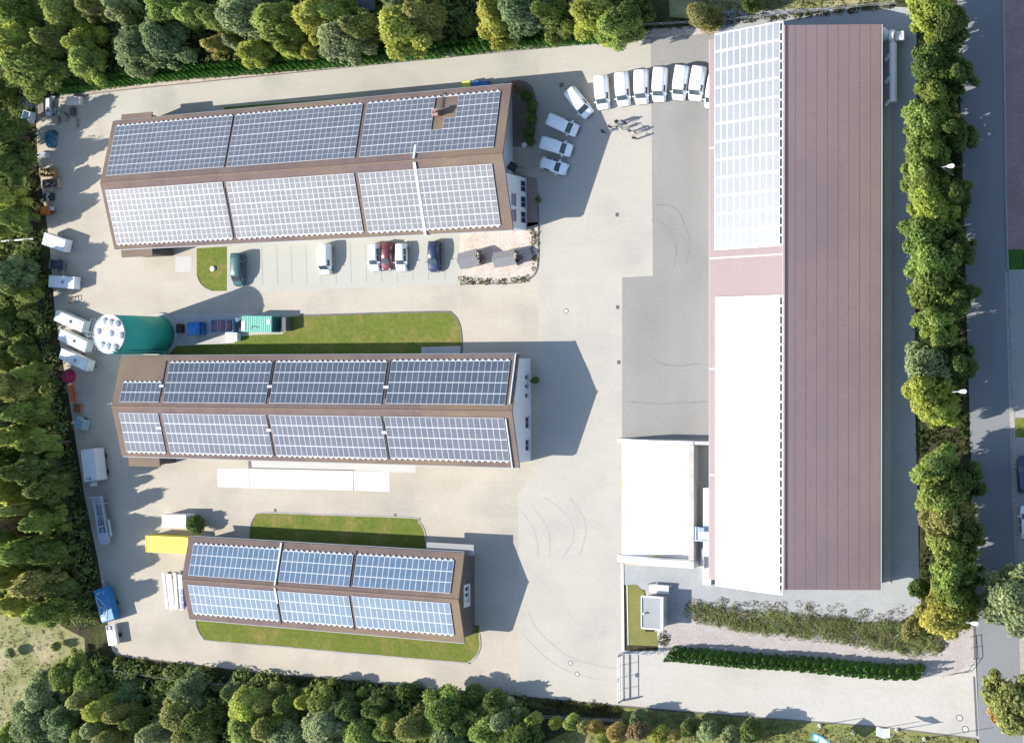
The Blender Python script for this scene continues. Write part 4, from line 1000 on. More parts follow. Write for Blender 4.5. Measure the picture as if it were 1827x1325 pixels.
# containers near the southern barn
t, bd, Lg = crate_box('yellow_container', 'bright yellow flat roofed container at the west end of the southern barn', 'container', (260, 969.5), (336, 973), 2.45, 2.3, .1, mat('bright_yellow_paint', (.80, .66, .03), rough=.5, fine=.03, coords='obj'))
B = MB()
for s in (-1, 1): B.box((0, s * 1.2, 2.33), (Lg, .08, .07)); B.box((s * (Lg / 2 - .05), 0, 2.328), (.08, 2.3, .066))
B.build('roof_rim', flat('yellow_rim', (.72, .62, .12)), bd)
B = MB(); B.box((Lg / 2 + .05, 0, 2.2), (.25, 2.0, .25)); B.build('end_rail', flat('pale_yellow_rail', (.7, .6, .2)), bd)
t, bd, Lg = crate_box('site_cabin', 'white flat roofed site cabin beside the round dark bush', 'cabin', (289, 929), (332, 929.5), 1.95, 2.4, .1, flat('white_cabin', (.80, .80, .79)))
B = MB(); B.box((0, 0, 2.42), (Lg - .1, 1.85, .05)); B.build('roof_panel', flat('white_cabin_roof', (.82, .82, .81)), bd)
B = MB(); B.box((Lg / 2 + .01, .3, 1.1), (.05, .8, 1.9)); B.build('door', M_zinc, t)
# white profiles stacked at the barn
def profile(label, p1, p2, w, h, m, name='stacked_profile', group=None, slats=1):
    c, Lg, rz = axis(p1, p2, h)
    t = thing(name, label, 'stack', (c.x, c.y, 0), rz, group)
    B = MB()
    for k in range(slats):
        y = -w / 2 + w * (k + .5) / slats; B.box((0, y, h - .14 - .02 * (k % 2)), (Lg * (1 - .03 * (k % 3)), w / slats * .9, .26))
    B.build('profiles', m, t)
    B = MB()
    for x in (-Lg * .38, 0, Lg * .38): B.box((x, 0, (h - .3) / 2 + .01), (.14, w, h - .3))
    B.build('bearers', flat('timber_bearer', (.25, .18, .11)), t)
M_wp = flat('white_profile', (.76, .76, .75), rough=.5)
WP = 'white bundles at the southern barn'
profile('narrow white bundle, leftmost of the stacked profiles at the southern barn', (290.5, 1022), (298, 1085), .5, .7, M_wp, group=WP)
profile('widest white bundle in the middle of the stacked profiles at the southern barn', (300, 1023), (307.5, 1088), .95, .8, M_wp, group=WP, slats=2)
profile('thin white bundle right of the widest one at the southern barn', (311, 1021), (315.5, 1087), .45, .8, M_wp, group=WP, slats=2)
profile('white and blue crate stack close against the southern barn wall', (320, 1024), (325, 1088), .75, .9, M_wp, group=WP, slats=2, name='crate_stack')
t, bd, Lg = crate_box('crate_stack', 'row of blue plastic crates on the white bundle next to the southern barn', 'crates', (323.5, 1049), (326, 1086), .5, 1.15, .92, flat('blue_violet_crate', (.16, .20, .42)))
B = MB()
for k in range(4): B.box((-Lg / 2 + Lg * k / 3.02 + .03, 0, 1.17), (.1, .52, .06))
B.build('crate_rim', M_frame, bd)
# weighbridge
def slab(name, label, c4, z0, z1, m, cat):
    P = [G(*q) for q in c4]; o = (P[0] + P[2]) / 2
    t = thing(name, label, cat, (o.x, o.y, 0)); B = MB(); B.prism([(p.x - o.x, p.y - o.y) for p in P][::-1], z0, z1); B.build('deck', m, t, bevel=.02); return t, o
t, o = slab('weighbridge', 'long white concrete weighbridge deck south of the middle barn', [(445, 836), (631, 840), (630.5, 874.5), (446, 870)], -.05, .045, M_concw, 'weighbridge')
for p in ([(388, 835.5), (443.5, 836), (444.5, 870), (388.5, 868)], [(632.5, 840.5), (695, 842), (695.5, 877), (632, 874.5)]):
    q = [G(*x) - o for x in p]; B = MB(); B.prism([(x.x, x.y) for x in q][::-1], -.05, .03); B.build('ramp', M_concw, t)
B = MB(); strip([(446, 834.5), (631, 838.7)], .12, .03, B, h=.03); strip([(445, 822), (446.5, 836)], .5, .02, B, h=.03)
q = B.build('edge_beam', M_kerbd, None); q.parent = t; q.location = (-o.x, -o.y, 0)
sheet('concrete_pad', [(448, 822), (742, 830), (742, 843), (700, 842), (632, 838), (448, 834)], .0125, mat('pale_pad', (.50, .485, .44), (.46, .45, .41), scale=.3, rough=.95, fine=.05))
sheet('concrete_pad', [(313, 457.5), (342, 457), (342, 485), (313, 486)], .0125, mat('pale_slab_plate', (.47, .455, .42), (.49, .475, .44), scale=.8, rough=.95, fine=.05))
sheet('concrete_pad', [(752, 619), (822, 617), (822, 645), (752, 645)], .0125, M_conc)
# ------------------------------------------------------------------ junk in the north-west corner and the west edge
def jbox(name, label, cat, p1, p2, w, h, m, top=1.0, lid=None, z0=0.0, legs=False):
    c, Lg, rz = axis(p1, p2, h); t = thing(name, label, cat, (c.x, c.y, z0), rz)
    B = MB(); B.box((0, 0, h / 2), (Lg, w, h), top=top); b = B.build('body', m, t, bevel=.03)
    if lid: 
        B = MB(); B.box((0, 0, h + .03), (Lg * 1.02 * top, w * 1.02 * top, .06)); B.build('lid', lid, b)
    return t, b, Lg
M_wood = mat('weathered_timber', (.22, .18, .145), (.29, .25, .21), scale=3, rough=.9, fine=.15, coords='obj', stretch=(1, 6, 1))
def pallets(label, p1, p2, w, n, m=None, name='pallet_stack'):
    c, Lg, rz = axis(p1, p2, n * .15); t = thing(name, label, 'pallets', (c.x, c.y, 0), rz)
    for k in range(n):
        B = MB()
        for q in range(6): B.box((0, -w / 2 + w * (q + .5) / 6, k * .15 + .13), (Lg, w / 7.4, .03))
        for x in (-.45, 0, .45): B.box((x * Lg, 0, k * .15 + .055), (.1, w, .11))
        B.build('pallet', m or M_wood, t)
    return t
pallets('grey brown pallet stack between the dark kerb and the white panel', (72, 177), (72.5, 205.5), 1.15, 6)
jbox('sheet_crate', 'upright white panel with a dark sign standing right of the grey pallets', 'panel', (84.5, 175), (84.5, 206), .75, .9, flat('white_sheet', (.55, .57, .59)))
c, Lg, rz = axis((84, 191), (86, 200), .93); B = MB(); B.box((0, 0, 0), (Lg, .4, .03)); o = B.build('dark_sign', flat('dark_sign', (.1, .1, .12)), None, c, rz=rz); tag(o, 'small dark plate lying on top of the upright white panel', 'plate')
jbox('white_slab', 'bright white slab box catching the sun in the north-west corner', 'box', (118, 180), (143, 179), 1.3, .8, flat('cream_slab', (.62, .58, .54)))
def heap_obj(name, label, cat, px, r, h, m, seed, sx=1.0, sy=1.0, rough=.3):
    c = G(*px, h * .5); t = bpy.data.meshes.new(name); B = MB(); pr = np.random.RandomState(seed); n, k = 18, 7
    ph = pr.rand(6) * 6
    vs = []; 
    for j in range(k + 1):
        f = j / k; rr = math.cos(f * math.pi / 2) ** .7; z = h * math.sin(f * math.pi / 2)
        for i in range(n):
            a = 2 * math.pi * i / n; q = 1 + rough * (.4 * math.sin(3 * a + ph[0] + 2 * f) + .35 * math.sin(5 * a + ph[1] - 3 * f) + .4 * (pr.rand() - .5))
            vs.append((rr * r * sx * q * math.cos(a), rr * r * sy * q * math.sin(a), max(0, z * (1 + rough * .5 * (pr.rand() - .5)))))
    fs = [(j * n + i, j * n + (i + 1) % n, (j + 1) * n + (i + 1) % n, (j + 1) * n + i) for j in range(k) for i in range(n)] + [tuple(range(k * n, (k + 1) * n))]
    B.add(vs, fs); o = B.build(name, m, None, (c.x, c.y, 0), smooth=False); tag(o, label, cat); return o
heap_obj('bag_heap', 'grey white heap of bulging bags in the shaded corner above the blue windscreen cab', 'bags', (49, 183), .95, 1.0, mat('grey_sacking', (.28, .29, .27), (.36, .37, .34), scale=2, rough=.9, fine=.2, coords='obj'), 3, rough=.5)
def cab(label, p1, p2, w, h, glass_front=True, m=None, gl=None):
    c, Lg, rz = axis(p1, p2, h); t = thing('truck_cab', label, 'cab', (c.x, c.y, 0), rz)
    m = m or flat('white_cab', (.5, .53, .55))
    B = MB(); B.hexa([(-Lg / 2, -w / 2, .2), (Lg / 2, -w / 2, .2), (Lg / 2, w / 2, .2), (-Lg / 2, w / 2, .2)], [(-Lg / 2, -w / 2 + .1, h), (Lg / 2 - .35, -w / 2 + .1, h), (Lg / 2 - .35, w / 2 - .1, h), (-Lg / 2, w / 2 - .1, h)])
    B.build('shell', m, t, bevel=.05)
    B = MB(); B.box((-Lg * .12, 0, h + .012), (Lg * .62, w * .72, .02)); B.build('windscreen', gl or flat('blue_glass', (.03, .08, .13), rough=.2), t)
    for s in (-1, 1):
        B = MB(); B.tube((0, s * (w / 2 - .2), .3), (0, s * (w / 2 + .02), .3), .3, n=12); B.build('wheel', M_tyre, t)
    return t
cab('small white cab with a deep blue windscreen lying at the shaded forest edge', (39.5, 204), (55, 210), 1.8, 1.3)
M_junk = [flat('junk_steel', (.17, .19, .20)), flat('junk_pale', (.5, .52, .53)), flat('junk_dark', (.07, .075, .085))]
pr = random.Random(4)
t = thing('scrap_pile', 'tangled pile of grey metal scrap between the white panel and the white slab', 'scrap', G(101, 189))
for k in range(26):
    B = MB(); x, y = pr.uniform(-1.1, 1.1), pr.uniform(-1.5, 1.5)
    if k % 3: B.box((x, y, pr.uniform(.1, .45)), (pr.uniform(.2, .8), pr.uniform(.1, .4), pr.uniform(.1, .5)), rz=pr.uniform(0, 3))
    else: B.tube((x, y, .15), (x + pr.uniform(-.8, .8), y + pr.uniform(-.8, .8), pr.uniform(.2, .7)), .05)
    B.build('scrap_piece', M_junk[k % 3 if k % 7 else 1], t)
pallets('tan wooden crate pallets below the scrap pile, left one of the pair', (99, 207), (100, 221), .8, 4, mat('tan_timber', (.30, .26, .19), (.38, .33, .26), scale=3, rough=.9, coords='obj', stretch=(1, 6, 1)))
pallets('tan wooden crate pallets below the scrap pile, right one of the pair', (109, 204), (117, 212), .9, 4, mat('tan_timber', (.30, .26, .19)))
t = pallets('pinkish pallet with a pale board on top at the edge of the tree shadow', (130.5, 211), (131, 229), 1.1, 4, mat('pink_timber', (.40, .34, .28), (.48, .43, .38), scale=3, rough=.9, coords='obj', stretch=(1, 6, 1)))
jbox('dark_crate', 'dark steel crate below the white slab in the tree shadow', 'crate', (127, 192), (128, 205), .8, .7, flat('dark_crate_steel', (.06, .06, .075)))
heap_obj('tarpaulin_heap', 'round heap under a crumpled dark blue and teal tarpaulin', 'tarpaulin', (88, 247), 1.25, 1.35, mat('blue_teal_tarp', (.015, .055, .12), (.02, .16, .20), scale=1.3, rough=.45, spec=.5, fine=.2, fscale=4, coords='obj', third=(.10, .20, .28), tscale=1.6, tlo=.58, thi=.68), 8, sy=1.15, rough=.22)
t, b, Lg = jbox('cooling_unit', 'pale grey box with two square panels below the blue tarpaulin heap', 'box', (66.5, 276), (83, 276.5), .9, .8, flat('pale_unit', (.40, .44, .47)))
B = MB()
for x in (-.27, .27): B.box((x * Lg * .8, 0, .81), (Lg * .34, .6, .03))
B.build('panel', flat('unit_panel', (.27, .31, .35)), b)
def skip(label, p1, p2, w, h, m, load, pile=True):
    c, Lg, rz = axis(p1, p2, h); t = thing('skip', label, 'skip', (c.x, c.y, 0), rz)
    B = MB(); B.box((0, 0, .1), (Lg * .8, w * .9, .1)); B.build('floor', m, t)
    B = MB()
    for s in (-1, 1):
        B.box((0, s * (w / 2 - .05), h / 2), (Lg, .1, h)); B.box((s * (Lg / 2 - .05), 0, h / 2 - .002), (.1, w - .2, h - .004))
    B.build('side', m, t)
    if pile:
        for k in range(8):
            B = MB(); r2 = random.Random(k * 7 + int(Lg * 100)); B.box((r2.uniform(-.38, .3) * Lg, r2.uniform(-.3, .3) * w, h * .6 + r2.uniform(0, .25)), (r2.uniform(.3, .9), r2.uniform(.2, .6), .15), rz=r2.uniform(0, 3)); B.build('rubble_piece', load[k % len(load)], t)
    return t
M_och = mat('ochre_steel', (.33, .22, .09), (.25, .16, .07), scale=2, rough=.8, fine=.15, coords='obj')
skip('ochre open skip with yellow sand coloured load, upper of the two brown skips', (70.5, 308), (97, 307), 1.25, .9, M_och, [flat('sandy_load', (.42, .31, .14)), M_och, flat('pale_load', (.45, .36, .2))])
skip('brown open skip full of dark rubble, lower of the two brown skips', (75, 329), (103, 325.5), 1.5, .9, flat('tan_steel', (.34, .25, .19)), [flat('rubble_violet', (.17, .13, .15)), flat('rubble_dark', (.04, .035, .04)), flat('rubble_ochre', (.33, .26, .15))])
t = thing('black_machine', 'small black machine with pale white fittings between the skips and the orange box', 'machine', G(90, 352))
B = MB(); B.box((0, 0, .35), (1.9, 1.2, .6)); B.build('body', M_trim, t, bevel=.04)
for x, y, l, w in ((.1, .45, .5, .2), (-.05, .1, .15, .6), (.1, -.45, .35, .35), (.3, .3, .25, .15)):
    B = MB(); B.box((x, y, .72), (l, w, .14)); B.build('fitting', flat('pale_fitting', (.42, .43, .44)), t)
t = thing('orange_gritter', 'orange box machine with a grey and white engine end at the west edge', 'machine', G(90, 376))
B = MB(); B.box((-.35, 0, .6), (1.6, 1.35, .9)); B.build('hopper', mat('orange_paint', (.50, .13, .02), (.42, .11, .025), scale=2, rough=.5, fine=.1, coords='obj'), t, bevel=.03)
B = MB(); B.box((.85, .25, .65), (.55, .6, .5)); B.build('engine', flat('pale_engine', (.45, .47, .5)), t)
B = MB(); B.box((.85, -.3, .45), (.8, .5, .2)); B.build('axle_frame', flat('dark_red_frame', (.22, .06, .05)), t)
B = MB(); B.box((-.35, 0, 1.07), (1.3, 1.05, .03)); B.build('grid', flat('orange_grid', (.55, .17, .04)), t)
t = thing('steel_rack', 'small brown tubular rack standing on the paving above the silo trailers', 'rack', G(132, 536))
for a, b in (((-.6, -.4), (.6, -.2)), ((-.6, .4), (.6, .6)), ((-.6, -.4), (-.6, .4)), ((.6, -.2), (.6, .6)), ((0, -.3), (0, .5))):
    B = MB(); B.tube((*a, .7), (*b, .7), .05); B.build('bar', flat('brown_tube', (.14, .10, .08)), t)
B = MB()
for q in ((-.6, -.4), (.6, -.2), (-.6, .4), (.6, .6)): B.tube((*q, 0), (*q, .7), .05)
B.build('leg', MATS['brown_tube'], t)
o = heap_obj('dome_cover', 'crimson round dome cover beside the southernmost slanted trailer', 'dome', (119.5, 671), 1.12, 1.5, mat('crimson_cover', (.30, .022, .075), (.26, .02, .06), scale=1, rough=.5, coords='obj'), 2, rough=.03)
B = MB(); B.box((.55, .0, 1.02), (.6, .8, .2)); B.build('hatch', flat('dark_crimson', (.12, .012, .03)), o)
t = thing('snow_plough', 'orange curved plough blade leaning below the crimson dome', 'plough', G(135.5, 701))
B = MB()
for k in range(7):
    y0 = 1.3 - k * .38; x0 = -.22 + .14 * abs(3.5 - k) * (-1 if k < 4 else .2)
    y1 = y0 - .38; x1 = -.22 + .14 * abs(2.5 - k) * (-1 if k < 3 else .2)
    B.hexa([(x0 - .3, y0, .05), (x1 - .3, y1, .05), (x1 + .05, y1, .05), (x0 + .05, y0, .05)], [(x0 - .1, y0, .9), (x1 - .1, y1, .9), (x1 + .3, y1, .9), (x0 + .3, y0, .9)])
B.build('blade', flat('orange_blade', (.55, .10, .02)), t)
B = MB(); B.box((.45, -.1, .4), (.5, .14, .12)); B.box((.7, 0, .4), (.12, 1.1, .14)); B.build('mount', flat('grey_mount', (.25, .23, .25)), t)
t = skip('small rusty orange crate below the plough blade', (130, 727), (144, 729), 1.35, .6, flat('rusty_steel', (.30, .15, .09)), [M_wood], pile=False)
cab('pale blue dented cab shell south of the rusty crate', (134, 751), (151, 761), 1.7, 1.3, m=mat('pale_blue_shell', (.25, .33, .38), (.32, .40, .45), scale=1.3, rough=.5, coords='obj'), gl=flat('slate_glass', (.2, .27, .32), rough=.3))
o = MB(); o.tube(G(-20, 432, 1.2), G(59, 426, 1.2), .14, n=10); o = o.build('white_pipe', M_wp); tag(o, 'long white pipe rail reaching into the trees at the left edge of the photo', 'pipe')
o = MB()
for px in (5, 30, 55): q = G(px, 430, 0); o.box((q.x, q.y, .55), (.12, .12, 1.1))
tag(o.build('pipe_support', M_zinc), 'short grey posts carrying the white pipe rail', 'posts')
# ------------------------------------------------------------------ containers beside the silo
t, bd, Lg = crate_box('blue_container', 'blue steel waste container with a dark end next to the silo', 'container', (333.5, 586), (354, 586), 2.0, 2.0, .1, mat('blue_container_paint', (.022, .15, .38), (.03, .18, .42), scale=1, rough=.5, fine=.05, coords='obj'))
B = MB(); B.box((-.15, -.35, 2.03), (Lg * .75, 1.0, .05)); B.build('lid', flat('blue_lid', (.035, .21, .48)), bd)
B = MB(); B.box((Lg / 2 + .1, 0, 1.6), (.15, 1.9, .1)); B.build('end_lip', flat('deep_blue', (.012, .05, .2)), bd)
t = thing('black_crate', 'black equipment hidden between silo and blue waste container', 'machine', G(325, 586)); B = MB(); B.box((0, 0, .45), (1.0, 1.3, .9)); b_ = B.build('body', M_trim, t, bevel=.05); B = MB(); B.tube((-.4, .7, .3), (.5, .5, .9), .12); B.build('pipe', M_trim, t)
c, Lg, rz = axis((375, 581.5), (415, 581), 1.3)
t = thing('open_rack_container', 'open blue framed container with three red brown stripes inside', 'container', (c.x, c.y, 0), rz)
mbf = flat('pale_blue_frame', (.22, .30, .46)); B = MB()
for s in (-1, 1): B.box((0, s * .95, .68), (Lg, .08, 1.2)); B.box((s * (Lg / 2 - .04), 0, .679), (.08, 1.8, 1.198))
for x in (-.17, .17): B.box((x * Lg, 0, 1.22), (.12, 1.8, .1))
B.build('frame', mbf, t)
B = MB(); B.box((0, 0, .45), (Lg - .2, 1.8, .6)); B.build('load', flat('grey_blue_load', (.28, .30, .35)), t)
for x in (-.33, 0, .33):
    B = MB(); B.box((x * Lg * .9, 0, .85), (.55, 1.35, .25)); B.build('red_stripe', flat('red_brown_load', (.25, .09, .085)), t)
jbox('white_box', 'bright white square box on the grass edge below the blue framed container', 'box', (402.5, 601), (423, 601), 1.25, 1.0, flat('bright_white_box', (.8, .8, .79)), lid=flat('white_lid', (.82, .82, .81)))
o = MB(); q = G(422, 570, 1.2); o.lathe([(.3, 0), (.34, .9), (.34, 1.1), (.2, 1.18), (.05, 1.2)], c=(q.x, q.y, 0), n=18); tag(o.build('white_drum', flat('white_drum', (.75, .75, .75))), 'upright round white drum between the blue framed and the green container', 'drum')
jbox('black_bin', 'black upright bin squeezed beside the green container', 'bin', (428, 573), (429.5, 592), .6, 1.1, M_trim)
t, bd, Lg = crate_box('green_container', 'mint green corrugated container with a dark end on the lawn edge', 'container', (431, 577.5), (485, 578), 2.35, 2.5, .15, mat('mint_green_paint', (.13, .42, .31), (.17, .46, .35), scale=1, rough=.5, fine=.06, coords='obj'))
B = MB()
for k in range(16): B.box((-Lg / 2 + Lg * (k + .5) / 16, 0, 2.52), (.1, 2.2, .05))
B.build('roof_ribs', flat('mint_rib', (.20, .50, .39)), bd)
for x, y, l, w, z in ((Lg / 2 - .55, .35, .6, .75, 2.57), (-Lg / 2 + .35, -.3, .6, 1.4, 2.57)):
    B = MB(); B.box((x, y, z), (l, w, .05)); B.build('white_sheet', M_wp, bd)
B = MB(); B.box((Lg / 2 + .02, 0, 1.3), (.04, 2.2, 2.2)); B.build('end_door', flat('dark_green_door', (.015, .11, .085)), bd)
B = MB(); B.path([(-.9, -.7, 2.56), (-.6, -.3, 2.58), (0, -.4, 2.58), (.4, -.5, 2.57)], .04, 5); B.build('cable', M_trim, bd)
jbox('grey_bin', 'dark grey crate behind the dark end of the green container', 'crate', (501, 578), (510, 578), 2.0, 1.6, flat('dark_grey_crate', (.09, .095, .10)))
# wheelie bins north of the northern barn
BN = 'refuse bins along the northern barn'
for px, m, l in ((832, flat('yellow_lid', (.55, .52, .06)), 'yellow lidded refuse bin against the north side of the northern barn'), (847.5, flat('blue_bin', (.03, .13, .36)), 'blue refuse bin next to the yellow one at the northern barn'), (862, MATS['blue_bin'], 'blue refuse bin farthest from the yellow one at the northern barn')):
    c = G(px, 150.5, 1.2); t = thing('refuse_bin', l, 'bin', (c.x, c.y, 0), .08, BN)
    B = MB(); B.box((0, 0, .6), (1.25, .85, 1.0), top=1.05); B.build('body', m if 'blue' in l else flat('bin_grey', (.12, .12, .13)), t)
    B = MB(); B.hexa([(-.66, -.47, 1.1), (.66, -.47, 1.1), (.66, .47, 1.1), (-.66, .47, 1.1)], [(-.62, -.35, 1.24), (.62, -.35, 1.24), (.62, .4, 1.3), (-.62, .4, 1.3)]); B.build('lid', m, t)
    B = MB()
    for x in (-.5, .5):
        for y in (-.3, .3): B.tube((x - .04, y, .1), (x + .04, y, .1), .1, n=8)
    B.build('castors', M_tyre, t)
# ------------------------------------------------------------------ two little grey gabled sheds in the pebble bed
def shed(label, nw, sw, ne, se, h, hr_):
    a = G(*nw, h); b = G(*sw, h); c = G(*ne, h); d = G(*se, h)
    o = (a + b + c + d) / 4; o.z = 0
    ex = ((c + d) - (a + b)) / 2; Lx = math.hypot(ex.x, ex.y); rz = math.atan2(ex.y, ex.x); w = ((a - b).length + (c - d).length) / 4
    t = thing('gabled_shed', label, 'shed', o, rz, 'grey sheds in the pebble bed')
    B = MB()
    for s in (1, -1):
        top = [(-Lx / 2, 0, hr_), (Lx / 2, 0, hr_), (Lx / 2, s * w, h), (-Lx / 2, s * w, h)]; lo = [(x, y, z - .08) for x, y, z in top]
        if s > 0: top = top[::-1]; lo = lo[::-1]
        B.hexa(lo, top)
    rf = B.build('roof', mat('grey_roof_boards', (.215, .21, .215), (.255, .25, .255), scale=2.0, rough=.9, fine=.1, coords='obj', stretch=(.3, 4, 1)), t)
    B = MB()
    for s in (1, -1):
        for k in range(1, 5):
            y = s * w * k / 5; z = hr_ - (hr_ - h) * k / 5
            B.box((0, y, z + .012), (Lx, .05, .03))
    B.build('roof_laps', flat('roof_lap', (.16, .155, .16)), rf)
    B = MB()
    for s in (1, -1): B.box((0, s * (w - .2), (h - .1) / 2), (Lx - .3, .1, h - .1))
    B.box((-Lx / 2 + .2, 0, (h - .1) / 2), (.1, 2 * w - .5, h - .1)); B.build('wall', M_wood, t)
    return t, Lx, w
for l, q in (('grey gabled shed at the left end of the pebble bed near the dark blue car', ((816, 452), (823, 481), (850, 444), (857, 471))), ('grey gabled shed in the middle of the pebble bed, partly in its twin’s shadow', ((878, 452), (885, 477), (917, 444), (923, 471)))):
    t, Lx, w = shed(l, *q, 1.5, 2.3)
    px = q[2][0] + 7; py = q[2][1] + 12
    for k in range(7):
        c = G(px + (k % 2) * 4, py - 8 + k * 3.4, .3); B = MB(); rr = random.Random(k)
        B.box((0, 0, .3), (.5 + rr.random() * .3, .35, .6), rz=rr.random(), top=.8)
        o = B.build('stone_block', [flat('reddish_stone', (.26, .17, .15)), flat('pale_stone', (.5, .44, .36))][k < 3], None, (c.x, c.y, 0))
        tag(o, ('pale' if k < 3 else 'reddish') + ' stone block in the display row right of the %s grey shed' % ('left' if px < 880 else 'middle'), 'stone', 'stone blocks at the %s shed' % ('left' if px < 880 else 'middle'))
# ------------------------------------------------------------------ manholes, drains
def disc(name, label, px, r, m1, m2=None, cat='manhole cover', z=.017, grp=None):
    c = G(*px); t = thing(name, label, cat, (c.x, c.y, z), 0, grp)
    B = MB(); B.lathe([(r, -.03), (r, .0)], n=24); B.build('frame', m1, t)
    B = MB(); B.lathe([(r * .68, .0), (r * .68, .012)], n=24); B.build('lid', m2 or m1, t)
M_iron = flat('cast_iron_ring', (.15, .145, .14), rough=.8); M_lid = flat('concrete_lid', (.56, .54, .51), rough=.9)
for px, l, r in (((1002, 152), 'dark manhole cover in the barn shadow above the diagonal van', .36), ((1010, 555), 'pale manhole cover alone in the middle of the paved yard', .36), ((1018, 1182), 'pale manhole cover on the tyre track, upper one of the pair near the gate', .36),
                 ((1030, 1202), 'pale manhole cover on the tyre track, lower one of the pair near the gate', .36), ((1712, 1280), 'pale manhole cover on the driveway, upper one beside the road', .42), ((1722.5, 1300), 'pale manhole cover on the driveway, lower one beside the road', .42),
                 ((1789, 1305), 'pale manhole cover in the roadway beside the yellowing tree', .34), ((1765, 239), 'manhole cover in the shaded road, north of the other', .34), ((1757, 223), 'small round cover in the shaded road', .25)):
    disc('manhole_cover', l, px, r, M_iron, M_lid if px != (1002, 152) else M_iron)
c = G(380.5, 479.5); B = MB(); B.lathe([(.42, 0), (.42, .25), (.3, .32), (.05, .34)], n=20); tag(B.build('concrete_cap', flat('white_cap', (.66, .65, .62)), None, (c.x, c.y, 0)), 'round white concrete cap in the small square lawn', 'cap')
for i, (px, l) in enumerate((((1101, 383), 'small drain grate in the yard between hall and northern barn'), ((1102, 548), 'small drain grate beside the corner of the asphalt apron'), ((1104, 646), 'small drain grate left of the lower asphalt apron'), ((491, 910), 'small drain grate above the left end of the southern lawn'), ((705, 919), 'small drain grate above the right end of the southern lawn'), ((1060, 1250), 'small drain grate at the southern kerb of the yard'))):
    c = G(*px); B = MB(); B.box((0, 0, .0), (.42, .5, .03)); t = B.build('drain_grate', flat('grate_iron', (.13, .125, .12)), None, (c.x, c.y, .016)); tag(t, l, 'drain')
    B = MB()
    for k in range(4): B.box((-.15 + k * .1, 0, .017), (.03, .4, .01))
    B.build('bars', flat('grate_bar', (.05, .05, .05)), t)
# ------------------------------------------------------------------ street lamps, flags, gate, fences
def lamp(label, head, arm, h=9.0):
    a = G(*head, h); b = G(*arm, h); t = thing('street_lamp', label, 'street lamp', (b.x, b.y, 0), 0, 'lamps along the road')
    d = a - b
    B = MB(); B.tube((0, 0, 0), (0, 0, h), .09, .06, 10); B.build('pole', M_zinc, t)
    B = MB(); B.tube((0, 0, h - .05), (d.x * .72, d.y * .72, h + .05), .05, .045, 8); B.build('arm', M_frame, t)
    B = MB(); k = math.atan2(d.y, d.x); cs, sn = math.cos(k), math.sin(k)
    def P(u, v, z): return (d.x * .8 + u * cs - v * sn, d.y * .8 + u * sn + v * cs, z)
    out = [(-.45, .08), (-.2, .2), (.25, .26), (.45, .12), (.45, -.12), (.25, -.26), (-.2, -.2), (-.45, -.08)]
    B.hexa([P(u * .9, v * .85, h - .02) for u, v in out][::-1], [P(u, v, h + .1) for u, v in out][::-1]); B.build('lamp_head', flat('white_lamp_head', (.7, .7, .7), rough=.35), t)
lamp('white headed street lamp over the road, northernmost of the three', (1700, 296), (1680, 298))
lamp('white headed street lamp over the road beside the bright yellow-green tree', (1722, 698), (1700, 699))
lamp('white headed street lamp at the yellow tree on the driveway corner', (1742, 1112), (1724, 1110))
def flag(label, base, mat_, h, ang, wd, ht, group='flags beside the driveway', logo=None, bare=False):
    c = G(*base); t = thing('flag_pole', label, 'flag', (c.x, c.y, -.03), ang, group)
    B = MB(); B.lathe([(.24, 0), (.24, .3), (.1, .34)], n=14); B.build('base', flat('pale_base', (.52, .48, .38)), t)
    B = MB(); B.tube((0, 0, .2), (0, 0, h), .055, .035, 8); B.build('pole', M_frame, t)
    if bare: return
    B = MB(); n = 8; V = []
    for j in range(2):
        for i in range(n + 1):
            u = i / n; V.append((.06 + u * wd, .22 * math.sin(u * 5 + j * .5) * u - j * ht * .75, h - .15 - j * ht * .66 - .25 * u))
    B.add(V, [(i, i + 1, n + 2 + i, n + 1 + i) for i in range(n)]); fo = B.build('flag_cloth', mat_, t)
    sd = fo.modifiers.new('thick', 'SOLIDIFY'); sd.thickness = .012
    if logo:
        B = MB()
        for a0, a1, z0, z1 in logo:
            for i in range(4):
                u0 = a0 + (a1 - a0) * i / 4; u1 = a0 + (a1 - a0) * (i + 1) / 4
                for off in (.02, -.02):
                    q = [(.06 + u * wd, .22 * math.sin(u * 5 + z * .5) * u - z * ht * .75 + off, h - .15 - z * ht * .66 - .25 * u + abs(off)) for u, z in ((u0, z0), (u1, z0), (u1, z1), (u0, z1))]
                    B.quad(*q)
        B.build('emblem', flat('white_emblem', (.75, .77, .8)), fo)
M_fb = flat('blue_flag_cloth', (.05, .25, .55), rough=.8)
flag('blue flag with a white emblem flying beside the driveway', (1463, 1293), M_fb, 4.3, -.35, 2.3, 1.6, logo=[(.12, .3, .15, .85), (.36, .86, .2, .5), (.45, .8, .6, .9)])
flag('bare white flag pole between the blue and the white flag', (1523, 1306), None, 6.2, 0, 1, 1, bare=True)
flag('white flag twisted by the wind beside the driveway', (1600, 1301), flat('white_flag_cloth', (.72, .74, .8), rough=.8), 4.3, 3.3, 1.7, 1.2)
flag('bare flag pole on the grass at the lower right near the road', (1649, 1317), None, 6.2, 0, 1, 1, bare=True)
